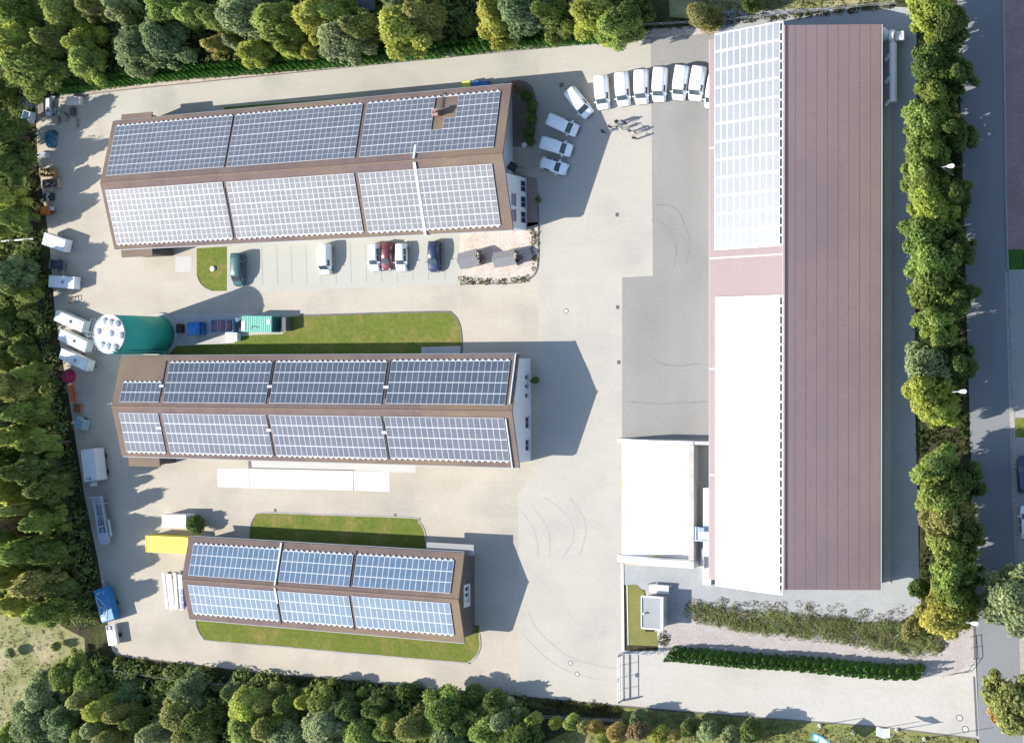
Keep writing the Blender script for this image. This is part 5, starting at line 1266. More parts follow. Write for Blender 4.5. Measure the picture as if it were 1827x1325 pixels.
def fence(label, pts, h, step=2.5, name='mesh_fence', m=None, z0=-.05):
    P = [G(*p) for p in pts]; t = thing(name, label, 'fence', (P[0].x, P[0].y, z0)); o = P[0]
    m = m or M_zinc; ps = []
    for a, b in zip(P[:-1], P[1:]):
        n = max(1, int((b - a).length / step))
        ps += [a + (b - a) * k / n - o for k in range(n)]
    ps.append(P[-1] - o)
    for p in ps[:100]:
        B = MB(); B.box((p.x, p.y, h / 2), (.06, .06, h)); B.build('post', m, t)
    B = MB()
    for z in (.1, h * .5, h - .03):
        for a, b in zip(ps[:-1], ps[1:]): B.tube((a.x, a.y, z), (b.x, b.y, z), .02, n=4)
    for a, b in zip(ps[:-1], ps[1:]):
        k = max(2, int((b - a).length / .5))
        for i in range(1, k):
            q = a + (b - a) * i / k; B.tube((q.x, q.y, .1), (q.x, q.y, h - .03), .01, n=3)
    B.build('wire_panel', m, t)
fence('grey wire fence along the grassy northern boundary behind the hall', [(1150, 47), (1290, 39), (1450, 22), (1600, 8)], 1.6)
fence('grey wire fence along the shaded southern boundary below the yard', [(168, 1186), (300, 1206), (480, 1226), (640, 1244), (780, 1258), (900, 1272), (1108, 1282)], 1.6)
fence('grey wire fence at the south-west corner behind the white tipper', [(152, 1120), (158, 1160), (168, 1186)], 1.8)
fence('grey wire fence behind the planting along the west edge of the yard', [(48, 150), (46, 300), (62, 440), (78, 560), (104, 740), (128, 900), (150, 1060), (152, 1120)], 1.6)
# gate
o_ = G(1112, 1170)
gt_ = thing('sliding_gate', 'white framed sliding gate standing open across the yard entrance', 'gate', o_)
P0, P1 = L(1110, 1164, 0), L(1110.5, 1250, 0)
M_gate = flat('white_gate_tube', (.70, .71, .72), rough=.5)
for z, r in ((1.75, .05), (.85, .1), (.2, .06)):
    B = MB(); B.tube((P0.x, P0.y, z), (P1.x, P1.y, z), r, n=8); B.build('rail', M_gate, gt_)
for k in range(5):
    q = P0 + (P1 - P0) * k / 4; B = MB(); B.box((q.x, q.y, .95), (.06, .06, 1.7)); B.build('upright', M_gate, gt_)
for py in (1166, 1248):
    q = L(1111.5, py, 0); B = MB(); B.box((q.x, q.y, 1.05), (.16, .2, 2.1)); B.build('gate_post', M_zinc, gt_)
q = P0 + (P1 - P0) * .52; B = MB(); B.box((q.x, q.y, 1.62), (.04, .55, .4)); B.build('sign_plate', M_frame, gt_)
gs = thing('barrier_frame', 'pale grey pedestrian gate frame with white plates between hedge and sliding gate', 'gate', G(1145, 1160))
o_ = Vector(gs.location)
a, b = L(1116, 1162, 0), L(1182, 1161, 0)
B = MB()
for z in (.3, 1.1, 1.9): B.tube((a.x, a.y, z), (b.x, b.y, z), .045, n=6)
B.build('rail', M_zinc, gs)
for k in range(6):
    q = a + (b - a) * k / 5; B = MB(); B.box((q.x, q.y, 1.0), (.07, .07, 2.0)); B.build('upright', M_zinc, gs)
q = a + (b - a) * .5; B = MB(); B.box((q.x, q.y - .06, 1.7), (2.3, .04, .5)); sp = B.build('white_plate', M_frame, gs)
B = MB(); B.box((q.x - .55, q.y - .095, 1.72), (.4, .02, .3)); B.build('emblem', flat('grey_blue_mark', (.12, .15, .2)), sp)
jbx = MB(); q = L(1142, 1165, 0); 
rr = thing('reddish_railing', 'pinkish tubular railing on the gravel corner where the driveway meets the road', 'railing', G(1715, 1190)); o_ = Vector(rr.location)
B = MB(); 
for dz in (.4, .8): B.path([L(1684, 1206, dz), L(1718, 1200, dz), L(1736, 1176, dz), L(1733, 1135, dz)], .035, 5)
B.build('rail', flat('reddish_tube', (.42, .33, .30)), rr)
for p in ((1684, 1206), (1700, 1203), (1718, 1200), (1728, 1187), (1736, 1176), (1734, 1155), (1733, 1135)):
    q = L(*p, 0); B = MB(); B.tube((q.x, q.y, 0), (q.x, q.y, .85), .035, n=6); B.build('post', MATS['reddish_tube'], rr)
# small signs
for px, l in (((938, 257), 'small white notice board leaning in the shaded bed beside the dark hedge'),):
    c = G(*px, .9); t = thing('notice_board', l, 'sign', (c.x, c.y, 0), .5); B = MB(); B.hexa([(-.55, -.25, .75), (.55, -.25, .75), (.55, -.2, .75), (-.55, -.2, .75)], [(-.55, .2, 1.1), (.55, .2, 1.1), (.55, .25, 1.1), (-.55, .25, 1.1)]); B.build('board', M_frame, t); B = MB(); B.box((0, 0, .4), (.08, .08, .8)); B.build('post', M_zinc, t)
c = G(922, 300, .8); t = thing('door_canopy', 'dark slanted canopy by the corner of the white bay', 'canopy', (c.x, c.y, 0), -.6)
B = MB(); B.box((0, 0, 2.2), (1.3, 1.1, .08)); B.build('canopy_plate', M_trim, t); B = MB()
for x in (-.5, .5):
    for y in (-.4, .4): B.box((x, y, 1.1), (.06, .06, 2.2))
B.build('post', M_trim, t)
# ------------------------------------------------------------------ trees
def np_mesh(name, verts, nq, mats, smooth=False):
    me = bpy.data.meshes.new(name); nv = len(verts)
    me.vertices.add(nv); me.vertices.foreach_set('co', np.asarray(verts, np.float32).ravel())
    me.loops.add(nq * 4); me.loops.foreach_set('vertex_index', np.arange(nq * 4, dtype=np.int32))
    me.polygons.add(nq); me.polygons.foreach_set('loop_start', np.arange(0, nq * 4, 4, dtype=np.int32))
    me.polygons.foreach_set('loop_total', np.full(nq, 4, np.int32))
    for m in mats: me.materials.append(m)
    me.update(calc_edges=True)
    return me
def leaf_quads(P, Nrm, size, R, aspect=.62):
    n = len(P)
    Nrm = Nrm / (np.linalg.norm(Nrm, axis=1, keepdims=True) + 1e-9)
    r = R.randn(n, 3); t = r - (r * Nrm).sum(1, keepdims=True) * Nrm
    t /= np.linalg.norm(t, axis=1, keepdims=True) + 1e-9
    b = np.cross(Nrm, t)
    s = (size * (.6 + .8 * R.rand(n)))[:, None]
    sag = Nrm * s * .18
    return np.stack([P + t * s - sag, P + b * s * aspect, P - t * s - sag, P - b * s * aspect], 1).reshape(-1, 3)
LEAF = np.array([1.0])
def crown_points(R, lobes, n):
    "points spread over the outer part of a union of ellipsoid lobes"
    C = np.array([l[0] for l in lobes]); A = np.array([l[1] for l in lobes])
    w = (A[:, 0] * A[:, 1] + A[:, 0] * A[:, 2]) ; w /= w.sum()
    k = R.choice(len(lobes), n, p=w)
    d = R.randn(n, 3); d /= np.linalg.norm(d, axis=1, keepdims=True); d[:, 2] = np.where(d[:, 2] < -.3, -d[:, 2], d[:, 2])
    rad = 1 - .42 * R.rand(n) ** 2.0 + .11 * R.randn(n)
    P = C[k] + d * A[k] * rad[:, None]
    # thin out leaves deep inside other lobes
    keep = np.ones(n, bool)
    for c, a in zip(C, A):
        q = (((P - c) / a) ** 2).sum(1)
        keep &= ~((q < .45) & (R.rand(n) < .85))
    return P[keep], d[keep]
def crown_mesh(kind, seed, n=13000):
    R = np.random.RandomState(seed); lobes = []
    if kind == 'round':
        lobes.append(((0, 0, .45), (.60, .60, .42)))
        for i in range(24):
            a = i * 2.4 + R.rand(); rr = .30 + .50 * R.rand(); z = .22 + .6 * R.rand() * (1.2 - rr)
            s = .13 + .17 * R.rand(); lobes.append(((rr * math.cos(a), rr * math.sin(a), z), (s * R.uniform(.8, 1.3), s, s * .62)))
        for i in range(3):
            a = R.rand() * 6.3; lobes.append(((.22 * math.cos(a), .22 * math.sin(a), .74 + .1 * R.rand()), (.3, .3, .2)))
        size = .046
    elif kind == 'loose':
        lobes.append(((0, 0, .42), (.5, .5, .35)))
        for i in range(16):
            a = i * 2.4 + R.rand(); rr = .3 + .5 * R.rand(); z = .2 + .6 * R.rand() * (1.2 - rr)
            s = .15 + .15 * R.rand(); lobes.append(((rr * math.cos(a), rr * math.sin(a), z), (s, s, s * .7)))
        for i in range(3):
            a = R.rand() * 6.3; lobes.append(((.2 * math.cos(a), .2 * math.sin(a), .75), (.24, .24, .22)))
        size = .041
    elif kind == 'plume':
        for i in range(9):
            z = .08 + .86 * i / 8; w = .95 * (1 - z) ** .45 * (.7 + .3 * R.rand()) * .62 + .2; a = R.rand() * 6.3; off = .16 * (1 - z)
            lobes.append(((off * math.cos(a), off * math.sin(a), z), (w, w, .13)))
        for i in range(10):
            z = .1 + .6 * R.rand(); a = i * 2.4; rr = .62 * (1 - z * .7); s = .2 * (1.1 - z)
            lobes.append(((rr * math.cos(a), rr * math.sin(a), z), (s, s, .07)))
        size = .048
    elif kind == 'bush':
        for i in range(9):
            a = i * 2.4 + R.rand(); rr = .55 * R.rand() ** .5; s = .34 + .16 * R.rand()
            lobes.append(((rr * math.cos(a), rr * math.sin(a), .38 + .2 * R.rand()), (s, s, .42)))
        size = .075; n = int(n * .5)
    P, d = crown_points(R, lobes, n)
    nr = d * .75 + R.randn(len(P), 3) * .55 + np.array([0, 0, .25])
    V = leaf_quads(P, nr, np.full(len(P), size), R)
    V[:, 2] = np.maximum(V[:, 2], .0)
    return V, len(P)
CROWN = {}
for kd, seeds in (('round', (1, 2, 3, 4, 5, 6)), ('loose', (11, 12, 13, 14, 15, 16)), ('plume', (21, 22, 23, 24)), ('bush', (31, 32, 33))):
    CROWN[kd] = [np_mesh('crown', *crown_mesh(kd, sd), [leaf_mat('leaf_base', (.14, .2, .04), (.18, .24, .05))]) for sd in seeds]
def trunk_mesh(seed):
    R = random.Random(seed); B = MB(); p = Vector((0, 0, 0)); r = .03; pts = []
    for k in range(5):
        q = p + Vector((R.uniform(-.02, .02), R.uniform(-.02, .02), .15)); B.tube(p, q, r, r * .82, 7, cap=(k == 0)); pts.append((q.copy(), r)); p = q; r *= .82
    for k, (q, rr) in enumerate(pts[1:]):
        for j in range(2):
            a = R.uniform(0, 6.3); e = q + Vector((.11 * math.cos(a), .11 * math.sin(a), .12)); B.tube(q, e, rr * .6, rr * .25, 5)
    return B
M_bark = mat('bark', (.10, .075, .055), (.15, .12, .09), scale=4, rough=1, fine=.2, coords='obj', stretch=(3, 3, .6))
_tp = [trunk_mesh(k).build('trunk', M_bark) for k in range(3)]
TRUNK = [o.data for o in _tp]
for o in _tp: bpy.data.objects.remove(o)
LM = {
 'mg': leaf_mat('leaf_mid_green', (0.252, 0.328, 0.084), (0.367, 0.438, 0.136)),
 'lg': leaf_mat('leaf_light_green', (0.353, 0.437, 0.119), (0.488, 0.559, 0.182)),
 'yg': leaf_mat('leaf_yellow_green', (0.478, 0.542, 0.120), (0.600, 0.600, 0.167)),
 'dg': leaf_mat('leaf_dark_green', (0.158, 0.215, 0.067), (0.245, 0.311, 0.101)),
 'bg': leaf_mat('leaf_blue_green', (0.241, 0.312, 0.145), (0.356, 0.421, 0.212)),
 'gy': leaf_mat('leaf_grey_green', (0.370, 0.422, 0.208), (0.506, 0.551, 0.298)),
 'ol': leaf_mat('leaf_olive', (0.351, 0.359, 0.122), (0.493, 0.482, 0.183)),
 'ye': leaf_mat('leaf_yellow', (0.600, 0.600, 0.140), (0.600, 0.600, 0.178)),
 'or': leaf_mat('leaf_orange_brown', (0.600, 0.469, 0.170), (0.600, 0.517, 0.193)),
 'br': leaf_mat('leaf_brown', (0.375, 0.266, 0.163), (0.473, 0.372, 0.199)),
}
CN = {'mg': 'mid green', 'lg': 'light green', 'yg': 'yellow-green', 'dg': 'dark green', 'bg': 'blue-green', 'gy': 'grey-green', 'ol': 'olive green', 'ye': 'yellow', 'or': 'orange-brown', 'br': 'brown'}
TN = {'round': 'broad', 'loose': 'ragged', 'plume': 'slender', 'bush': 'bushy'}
tree_rng = random.Random(11)
def tree(px, py, rpx, H, colr, kind, where, group, cat='tree', rz=None, zs=.93):
    if kind != 'bush': rpx *= 1.12; H *= 1.06
    c = G(px, py, H * .62); r = rpx * .0735 * (1.0 if px < 900 else .93)
    z0 = -.05
    nm = {'bush': 'bush', 'plume': 'slender_tree'}.get(kind, 'broadleaf_tree')
    lab = '%s %s %s %s' % (TN[kind], CN[colr], 'bush' if kind == 'bush' else 'tree', where)
    t = thing(nm, lab, 'bush' if kind == 'bush' else cat, (c.x, c.y, z0), tree_rng.uniform(0, 6.28), group)
    me = tree_rng.choice(CROWN[kind])
    o = bpy.data.objects.new('crown', me); COL.objects.link(o); o.parent = t
    if kind == 'bush': o.scale = (r, r, H * .95); o.location = (0, 0, 0)
    else: q = tree_rng.uniform(.88, 1.14); o.scale = (r * 1.06 * q, r * 1.06 / q, H * zs); o.location = (0, 0, H * (1 - zs))
    o.material_slots[0].link = 'OBJECT'; o.material_slots[0].material = LM[colr]
    k = bpy.data.objects.new('trunk', tree_rng.choice(TRUNK)); COL.objects.link(k); k.parent = t
    k.scale = (H * .8, H * .8, H)
    return t
NG, WG, SG, RG = 'trees beyond the north hedge', 'trees along the west edge', 'trees along the south edge', 'trees between hall and road'
NORTH = [
 (25, 22, 42, 10, 'mg', 'round', 'in the top left corner of the photo'), (106, 24, 34, 9, 'lg', 'round', 'at the top edge, next after the one in the corner'),
 (156, 14, 26, 8, 'ol', 'loose', 'at the top edge above the north-west junk corner'), (205, 8, 28, 9, 'gy', 'loose', 'at the top edge over the dark gap in the north wood'),
 (22, 76, 40, 11, 'yg', 'round', 'on the left edge behind the north-west corner'), (52, 120, 50, 11, 'mg', 'round', 'overhanging the heap of bags in the north-west corner'), (88, 66, 32, 9, 'ol', 'loose', 'in the shade between the corner tree and the hedge start'),
 (138, 72, 36, 8, 'yg', 'loose', 'with sunny tips behind the west end of the north hedge'), (150, 110, 36, 8, 'lg', 'round', 'leaning over the west end of the north hedge'), (112, 122, 20, 5, 'gy', 'bush', 'at the very west end of the north hedge'),
 (238, 84, 44, 9, 'bg', 'round', 'covering the hedge north of the barn’s west end, left of a twin'), (285, 72, 46, 9, 'bg', 'round', 'behind the hedge, right half of the big blue-green clump'), (240, 112, 28, 6, 'bg', 'loose', 'hanging low over the hedge under the big blue-green clump'),
 (292, 14, 34, 10, 'lg', 'round', 'at the top edge above the big blue-green clump'), (340, 26, 30, 9, 'lg', 'loose', 'behind the yellow bush by the hedge'), (380, 78, 22, 6, 'or', 'loose', 'turning golden behind the hedge north of the barn'),
 (410, 72, 18, 6, 'gy', 'loose', 'to the right of the golden one behind the hedge'), (425, 22, 44, 11, 'gy', 'round', 'like a willow at the top edge, left of centre'), (385, 30, 32, 10, 'mg', 'loose', 'before the willow-like one at the top edge'),
 (450, 92, 28, 7, 'yg', 'round', 'bulging over the hedge right of the golden one'), (484, 38, 38, 11, 'lg', 'round', 'tall at the top edge above the bulging yellow-green one'), (512, 84, 24, 7, 'yg', 'loose', 'low behind the hedge beside a sunlit yellow bush'),
 (520, 52, 24, 9, 'mg', 'loose', 'in the dark gap behind the hedge, left of the yellow bush'), (553, 88, 17, 5, 'ye', 'bush', 'bright behind the hedge, left of the big pale tree'), (562, 26, 36, 11, 'yg', 'round', 'at the top edge left of the little roof'),
 (605, 72, 42, 10, 'gy', 'round', 'pale and big, hanging over the hedge above the first barn'), (640, 48, 34, 10, 'ol', 'loose', 'behind the big pale one near the little roof'), (598, 22, 28, 10, 'lg', 'loose', 'at the top edge just left of the little roof'),
 (716, 46, 46, 11, 'yg', 'round', 'sunny and large right of the little roof'), (745, 32, 36, 11, 'ol', 'loose', 'on the shaded side of the large sunny one'), (702, 2, 24, 10, 'gy', 'loose', 'cut by the top edge over the large sunny one'),
 (835, 44, 20, 4, 'dg', 'bush', 'in the dark gap behind the hedge above the bins'), (884, 32, 36, 10, 'yg', 'round', 'at the right side of the dark gap above the bins'), (930, 20, 46, 11, 'bg', 'round', 'at the top edge above the northern barn’s east end'), (978, 28, 34, 10, 'mg', 'loose', 'left of the dark gap by the bright tree near the vans'),
 (1062, 26, 42, 10, 'yg', 'round', 'bright and big above the row of white vans'), (1100, 42, 36, 9, 'lg', 'round', 'overhanging the east end of the hedge'), (1122, 16, 32, 9, 'dg', 'loose', 'in the shade right of the bright one above the vans'),
 (1248, 24, 24, 7, 'ol', 'plume', 'standing alone in the dry grass left of the hall'), (1340, 4, 22, 5, 'dg', 'bush', 'at the top edge in the dry grass above the hall'),
]
for a in NORTH: tree(a[0], a[1], a[2] * 1.1, *a[3:], NG)
WEST = [
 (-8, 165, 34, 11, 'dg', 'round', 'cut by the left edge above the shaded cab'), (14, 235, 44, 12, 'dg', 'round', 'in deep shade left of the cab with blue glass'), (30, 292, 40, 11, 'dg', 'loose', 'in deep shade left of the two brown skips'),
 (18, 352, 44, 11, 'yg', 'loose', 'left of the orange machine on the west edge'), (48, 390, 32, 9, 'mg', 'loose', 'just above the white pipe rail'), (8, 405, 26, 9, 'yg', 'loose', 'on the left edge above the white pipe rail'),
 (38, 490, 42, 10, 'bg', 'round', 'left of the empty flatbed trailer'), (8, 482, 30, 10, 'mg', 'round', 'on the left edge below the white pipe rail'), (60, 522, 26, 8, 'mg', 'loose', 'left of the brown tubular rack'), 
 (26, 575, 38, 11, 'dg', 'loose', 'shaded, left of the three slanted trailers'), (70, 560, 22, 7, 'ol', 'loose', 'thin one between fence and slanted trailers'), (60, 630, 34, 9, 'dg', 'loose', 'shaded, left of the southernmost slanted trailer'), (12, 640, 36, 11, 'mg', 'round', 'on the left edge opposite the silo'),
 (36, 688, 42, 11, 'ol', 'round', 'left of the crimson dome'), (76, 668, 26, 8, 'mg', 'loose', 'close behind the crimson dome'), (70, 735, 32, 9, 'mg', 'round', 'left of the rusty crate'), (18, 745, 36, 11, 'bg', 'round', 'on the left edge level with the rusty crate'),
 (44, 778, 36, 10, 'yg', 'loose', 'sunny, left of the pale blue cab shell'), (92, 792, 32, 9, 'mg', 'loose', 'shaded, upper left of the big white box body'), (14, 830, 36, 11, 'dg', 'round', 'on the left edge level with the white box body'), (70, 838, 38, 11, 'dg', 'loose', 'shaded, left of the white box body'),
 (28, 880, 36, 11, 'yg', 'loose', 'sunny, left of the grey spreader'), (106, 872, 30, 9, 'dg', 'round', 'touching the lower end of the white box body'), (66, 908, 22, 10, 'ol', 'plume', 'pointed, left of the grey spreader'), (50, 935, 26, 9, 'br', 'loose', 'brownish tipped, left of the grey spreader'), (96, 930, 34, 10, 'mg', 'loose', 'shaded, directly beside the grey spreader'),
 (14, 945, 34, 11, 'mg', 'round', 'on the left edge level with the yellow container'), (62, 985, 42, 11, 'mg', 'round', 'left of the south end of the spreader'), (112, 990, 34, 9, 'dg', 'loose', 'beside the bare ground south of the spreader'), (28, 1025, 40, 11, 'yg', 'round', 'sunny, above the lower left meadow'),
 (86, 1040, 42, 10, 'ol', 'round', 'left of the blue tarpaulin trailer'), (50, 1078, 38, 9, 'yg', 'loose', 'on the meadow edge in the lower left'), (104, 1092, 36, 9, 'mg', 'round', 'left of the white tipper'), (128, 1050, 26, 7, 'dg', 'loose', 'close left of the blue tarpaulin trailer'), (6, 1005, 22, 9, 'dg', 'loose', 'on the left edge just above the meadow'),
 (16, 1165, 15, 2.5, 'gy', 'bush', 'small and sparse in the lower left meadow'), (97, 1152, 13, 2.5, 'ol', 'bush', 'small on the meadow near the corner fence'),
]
for a in WEST: tree(a[0] - (24 if a[3] > 4 else 0), a[1], a[2] * .92, a[3] * ((.98 if a[1] < 540 else .78 if a[1] < 665 else 1.22) if a[3] > 4 else 1), *a[4:], WG)
SOUTH = [
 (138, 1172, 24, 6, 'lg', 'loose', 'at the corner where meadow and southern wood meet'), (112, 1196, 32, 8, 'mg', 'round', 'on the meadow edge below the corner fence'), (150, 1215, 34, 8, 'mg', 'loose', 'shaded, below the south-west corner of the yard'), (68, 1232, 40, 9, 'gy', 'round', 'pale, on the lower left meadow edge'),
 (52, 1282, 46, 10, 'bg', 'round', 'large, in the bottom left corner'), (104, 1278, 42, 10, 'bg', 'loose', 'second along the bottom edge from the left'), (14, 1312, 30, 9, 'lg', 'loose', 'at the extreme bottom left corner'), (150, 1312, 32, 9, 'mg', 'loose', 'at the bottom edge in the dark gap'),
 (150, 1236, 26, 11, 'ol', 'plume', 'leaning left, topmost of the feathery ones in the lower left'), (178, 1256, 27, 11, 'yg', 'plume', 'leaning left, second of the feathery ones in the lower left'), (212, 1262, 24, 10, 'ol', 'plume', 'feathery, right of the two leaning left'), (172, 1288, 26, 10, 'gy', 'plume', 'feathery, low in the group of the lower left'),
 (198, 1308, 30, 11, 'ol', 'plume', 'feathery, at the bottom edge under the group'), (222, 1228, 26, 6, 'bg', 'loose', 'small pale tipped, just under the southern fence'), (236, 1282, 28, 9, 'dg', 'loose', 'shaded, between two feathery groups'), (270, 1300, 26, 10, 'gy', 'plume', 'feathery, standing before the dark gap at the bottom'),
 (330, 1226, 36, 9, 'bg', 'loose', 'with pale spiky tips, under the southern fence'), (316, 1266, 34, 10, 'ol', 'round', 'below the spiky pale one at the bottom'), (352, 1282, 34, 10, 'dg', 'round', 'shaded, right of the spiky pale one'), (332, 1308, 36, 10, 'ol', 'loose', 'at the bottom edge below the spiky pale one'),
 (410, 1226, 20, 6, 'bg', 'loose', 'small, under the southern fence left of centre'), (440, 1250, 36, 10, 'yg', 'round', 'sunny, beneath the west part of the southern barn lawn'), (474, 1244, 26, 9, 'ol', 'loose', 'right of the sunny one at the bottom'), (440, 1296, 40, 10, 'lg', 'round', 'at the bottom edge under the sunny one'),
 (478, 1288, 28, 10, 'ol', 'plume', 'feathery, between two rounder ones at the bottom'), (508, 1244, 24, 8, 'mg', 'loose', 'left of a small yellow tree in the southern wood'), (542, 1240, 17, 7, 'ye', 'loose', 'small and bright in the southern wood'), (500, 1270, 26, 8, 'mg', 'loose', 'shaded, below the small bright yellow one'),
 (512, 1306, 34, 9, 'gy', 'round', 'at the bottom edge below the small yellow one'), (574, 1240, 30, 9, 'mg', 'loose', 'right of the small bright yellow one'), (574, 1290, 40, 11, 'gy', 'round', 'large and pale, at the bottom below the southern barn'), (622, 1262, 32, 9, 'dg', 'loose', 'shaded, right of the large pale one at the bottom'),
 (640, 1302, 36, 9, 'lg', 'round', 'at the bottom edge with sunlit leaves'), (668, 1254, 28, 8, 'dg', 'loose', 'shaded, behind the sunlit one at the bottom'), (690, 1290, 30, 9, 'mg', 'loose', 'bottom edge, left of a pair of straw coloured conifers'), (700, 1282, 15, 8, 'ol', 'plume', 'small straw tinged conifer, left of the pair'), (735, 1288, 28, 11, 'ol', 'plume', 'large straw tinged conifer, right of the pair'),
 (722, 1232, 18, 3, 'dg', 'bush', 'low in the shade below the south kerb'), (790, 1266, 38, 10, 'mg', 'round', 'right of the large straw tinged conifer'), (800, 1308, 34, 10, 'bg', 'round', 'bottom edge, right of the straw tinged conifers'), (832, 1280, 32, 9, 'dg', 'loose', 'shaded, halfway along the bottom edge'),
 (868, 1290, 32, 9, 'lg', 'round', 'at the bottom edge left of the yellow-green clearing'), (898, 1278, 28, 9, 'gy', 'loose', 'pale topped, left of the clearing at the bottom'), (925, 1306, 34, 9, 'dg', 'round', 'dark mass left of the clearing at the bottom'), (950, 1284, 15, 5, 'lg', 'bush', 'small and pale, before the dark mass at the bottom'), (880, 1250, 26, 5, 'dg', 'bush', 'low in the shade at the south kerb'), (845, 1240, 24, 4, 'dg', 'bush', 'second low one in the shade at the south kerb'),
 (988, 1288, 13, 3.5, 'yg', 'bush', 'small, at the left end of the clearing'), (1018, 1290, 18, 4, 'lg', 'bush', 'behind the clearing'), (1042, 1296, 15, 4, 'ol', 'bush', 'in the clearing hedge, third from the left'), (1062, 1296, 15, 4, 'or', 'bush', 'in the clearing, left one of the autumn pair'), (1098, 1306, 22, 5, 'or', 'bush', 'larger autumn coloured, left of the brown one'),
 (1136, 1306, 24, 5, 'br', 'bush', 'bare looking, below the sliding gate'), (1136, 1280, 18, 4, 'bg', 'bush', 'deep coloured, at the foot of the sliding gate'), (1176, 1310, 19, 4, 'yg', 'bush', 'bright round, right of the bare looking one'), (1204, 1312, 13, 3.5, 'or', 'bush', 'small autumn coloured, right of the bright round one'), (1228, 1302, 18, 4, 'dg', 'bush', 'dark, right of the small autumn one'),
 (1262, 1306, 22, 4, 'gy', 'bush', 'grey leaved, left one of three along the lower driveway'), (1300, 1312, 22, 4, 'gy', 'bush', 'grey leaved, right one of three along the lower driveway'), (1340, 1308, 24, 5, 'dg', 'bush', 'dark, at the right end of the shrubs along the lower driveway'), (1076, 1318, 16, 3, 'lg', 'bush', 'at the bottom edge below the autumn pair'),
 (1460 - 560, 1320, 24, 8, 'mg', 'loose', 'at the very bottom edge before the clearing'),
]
for a in SOUTH: tree(a[0], a[1] + (10 if a[3] > 5 else 0), a[2] * (1.22 if a[3] > 5 else 1.1), a[3] * (.68 if a[3] > 5 else 1), *a[4:], SG)
ROAD = [
 (1654, 16, 36, 8, 'yg', 'round', 'at the top end of the row beside the duct'), (1690, 40, 30, 8, 'dg', 'loose', 'on the road side at the top end of the row'), (1662, 108, 32, 8, 'dg', 'round', 'second in the row, beside the duct'), (1665, 165, 32, 8, 'mg', 'loose', 'third in the row, beside the duct end'),
 (1650, 215, 34, 8, 'lg', 'round', 'just above the northernmost street lamp'), (1652, 268, 36, 8, 'mg', 'round', 'left of the northernmost street lamp'), (1645, 315, 36, 8, 'lg', 'loose', 'just below the northernmost street lamp'), (1660, 365, 36, 8, 'yg', 'round', 'well below the northernmost lamp, brightest there'), (1655, 415, 36, 8, 'mg', 'round', 'level with the gap between the two hall arrays'),
 (1660, 465, 38, 8, 'lg', 'round', 'with a few yellow leaves, halfway along the row'), (1662, 518, 38, 8, 'mg', 'round', 'halfway along the row, darker leaves'), (1668, 568, 34, 8, 'lg', 'loose', 'above the dark gap in the middle of the row'), (1682, 605, 24, 7, 'lg', 'loose', 'small, bridging the dark gap in the row'),
 (1655, 650, 36, 8, 'gy', 'round', 'greyish, above the second street lamp'), (1655, 695, 36, 8, 'yg', 'round', 'brilliant, beside the second street lamp'), (1676, 738, 28, 7, 'yg', 'loose', 'tapering down below the second street lamp'),
 (1668, 838, 36, 8, 'lg', 'loose', 'first below the long dark gap'), (1678, 885, 38, 8, 'lg', 'round', 'second below the long dark gap'), (1684, 930, 38, 8, 'ol', 'round', 'third below the long dark gap, tinged brown'), (1692, 975, 32, 8, 'lg', 'round', 'fourth below the long dark gap'), (1694, 1022, 34, 8, 'lg', 'round', 'above the golden corner tree'), (1700, 1058, 34, 8, 'mg', 'loose', 'touching the golden corner tree'),
 (1688, 1098, 40, 7, 'ye', 'round', 'golden at the driveway corner'), (1640, 1050, 18, 4, 'dg', 'bush', 'dark, at the south-east corner of the gravel yard'), (1628, 1120, 22, 3.5, 'ol', 'bush', 'at the right end of the scrub under the golden tree'),
 (1812, 1070, 46, 8, 'gy', 'round', 'cut by the right edge beside the road'), (1816, 1262, 48, 8, 'ol', 'round', 'turning yellow at the lower right edge'), (1796, 1276, 26, 6, 'or', 'loose', 'golden side of the crown at the lower right edge'),
]
ROAD += [(1706, 130, 26, 7, 'dg', 'loose', 'added to shade the road opposite the duct end'), (1704, 235, 26, 7, 'dg', 'loose', 'added to shade the road above the northernmost lamp'), (1702, 345, 28, 7, 'dg', 'loose', 'added to shade the road below the northernmost lamp'),  # extra trees added to close the road shade, dark like shaded crown sides
 (1706, 440, 28, 7, 'dg', 'loose', 'added to shade the road halfway along the row'), (1708, 530, 28, 7, 'dg', 'loose', 'added to shade the road above the dark gap'), (1708, 650, 28, 7, 'dg', 'loose', 'added to shade the road just above the second lamp'),
 (1716, 860, 26, 7, 'dg', 'loose', 'added to shade the road below the long dark gap'), (1722, 950, 26, 7, 'dg', 'loose', 'added to shade the road beside the brown tinged one'), (1726, 1035, 24, 7, 'dg', 'loose', 'added to shade the road above the golden corner tree')]
for a in ROAD: tree(a[0], a[1], a[2] * 1.2, a[3] * 1.3, *a[4:], RG)
tree(345, 934, 24, 3.2, 'dg', 'bush', 'alone and round, right of the white site cabin', None)
for k, (px, py, r) in enumerate(((938, 172, 13), (946, 190, 15), (944, 212, 15), (942, 234, 14), (944, 252, 11))):
    tree(px, py, r, 2.6, 'dg', 'bush', 'in the shaded bed, number %s counted from the north' % ('one', 'two', 'three', 'four', 'five')[k], 'clipped bushes in the shaded bed')
tree(920, 158, 13, 1.6, 'br', 'bush', 'dry and low at the shaded corner of the northern barn', None)
tree(954, 678, 9, 1.8, 'dg', 'bush', 'narrow at the white gable of the middle barn', None)
tree(959, 357, 7, 1.5, 'dg', 'bush', 'dark potted on the bed kerb before the white bay', None)
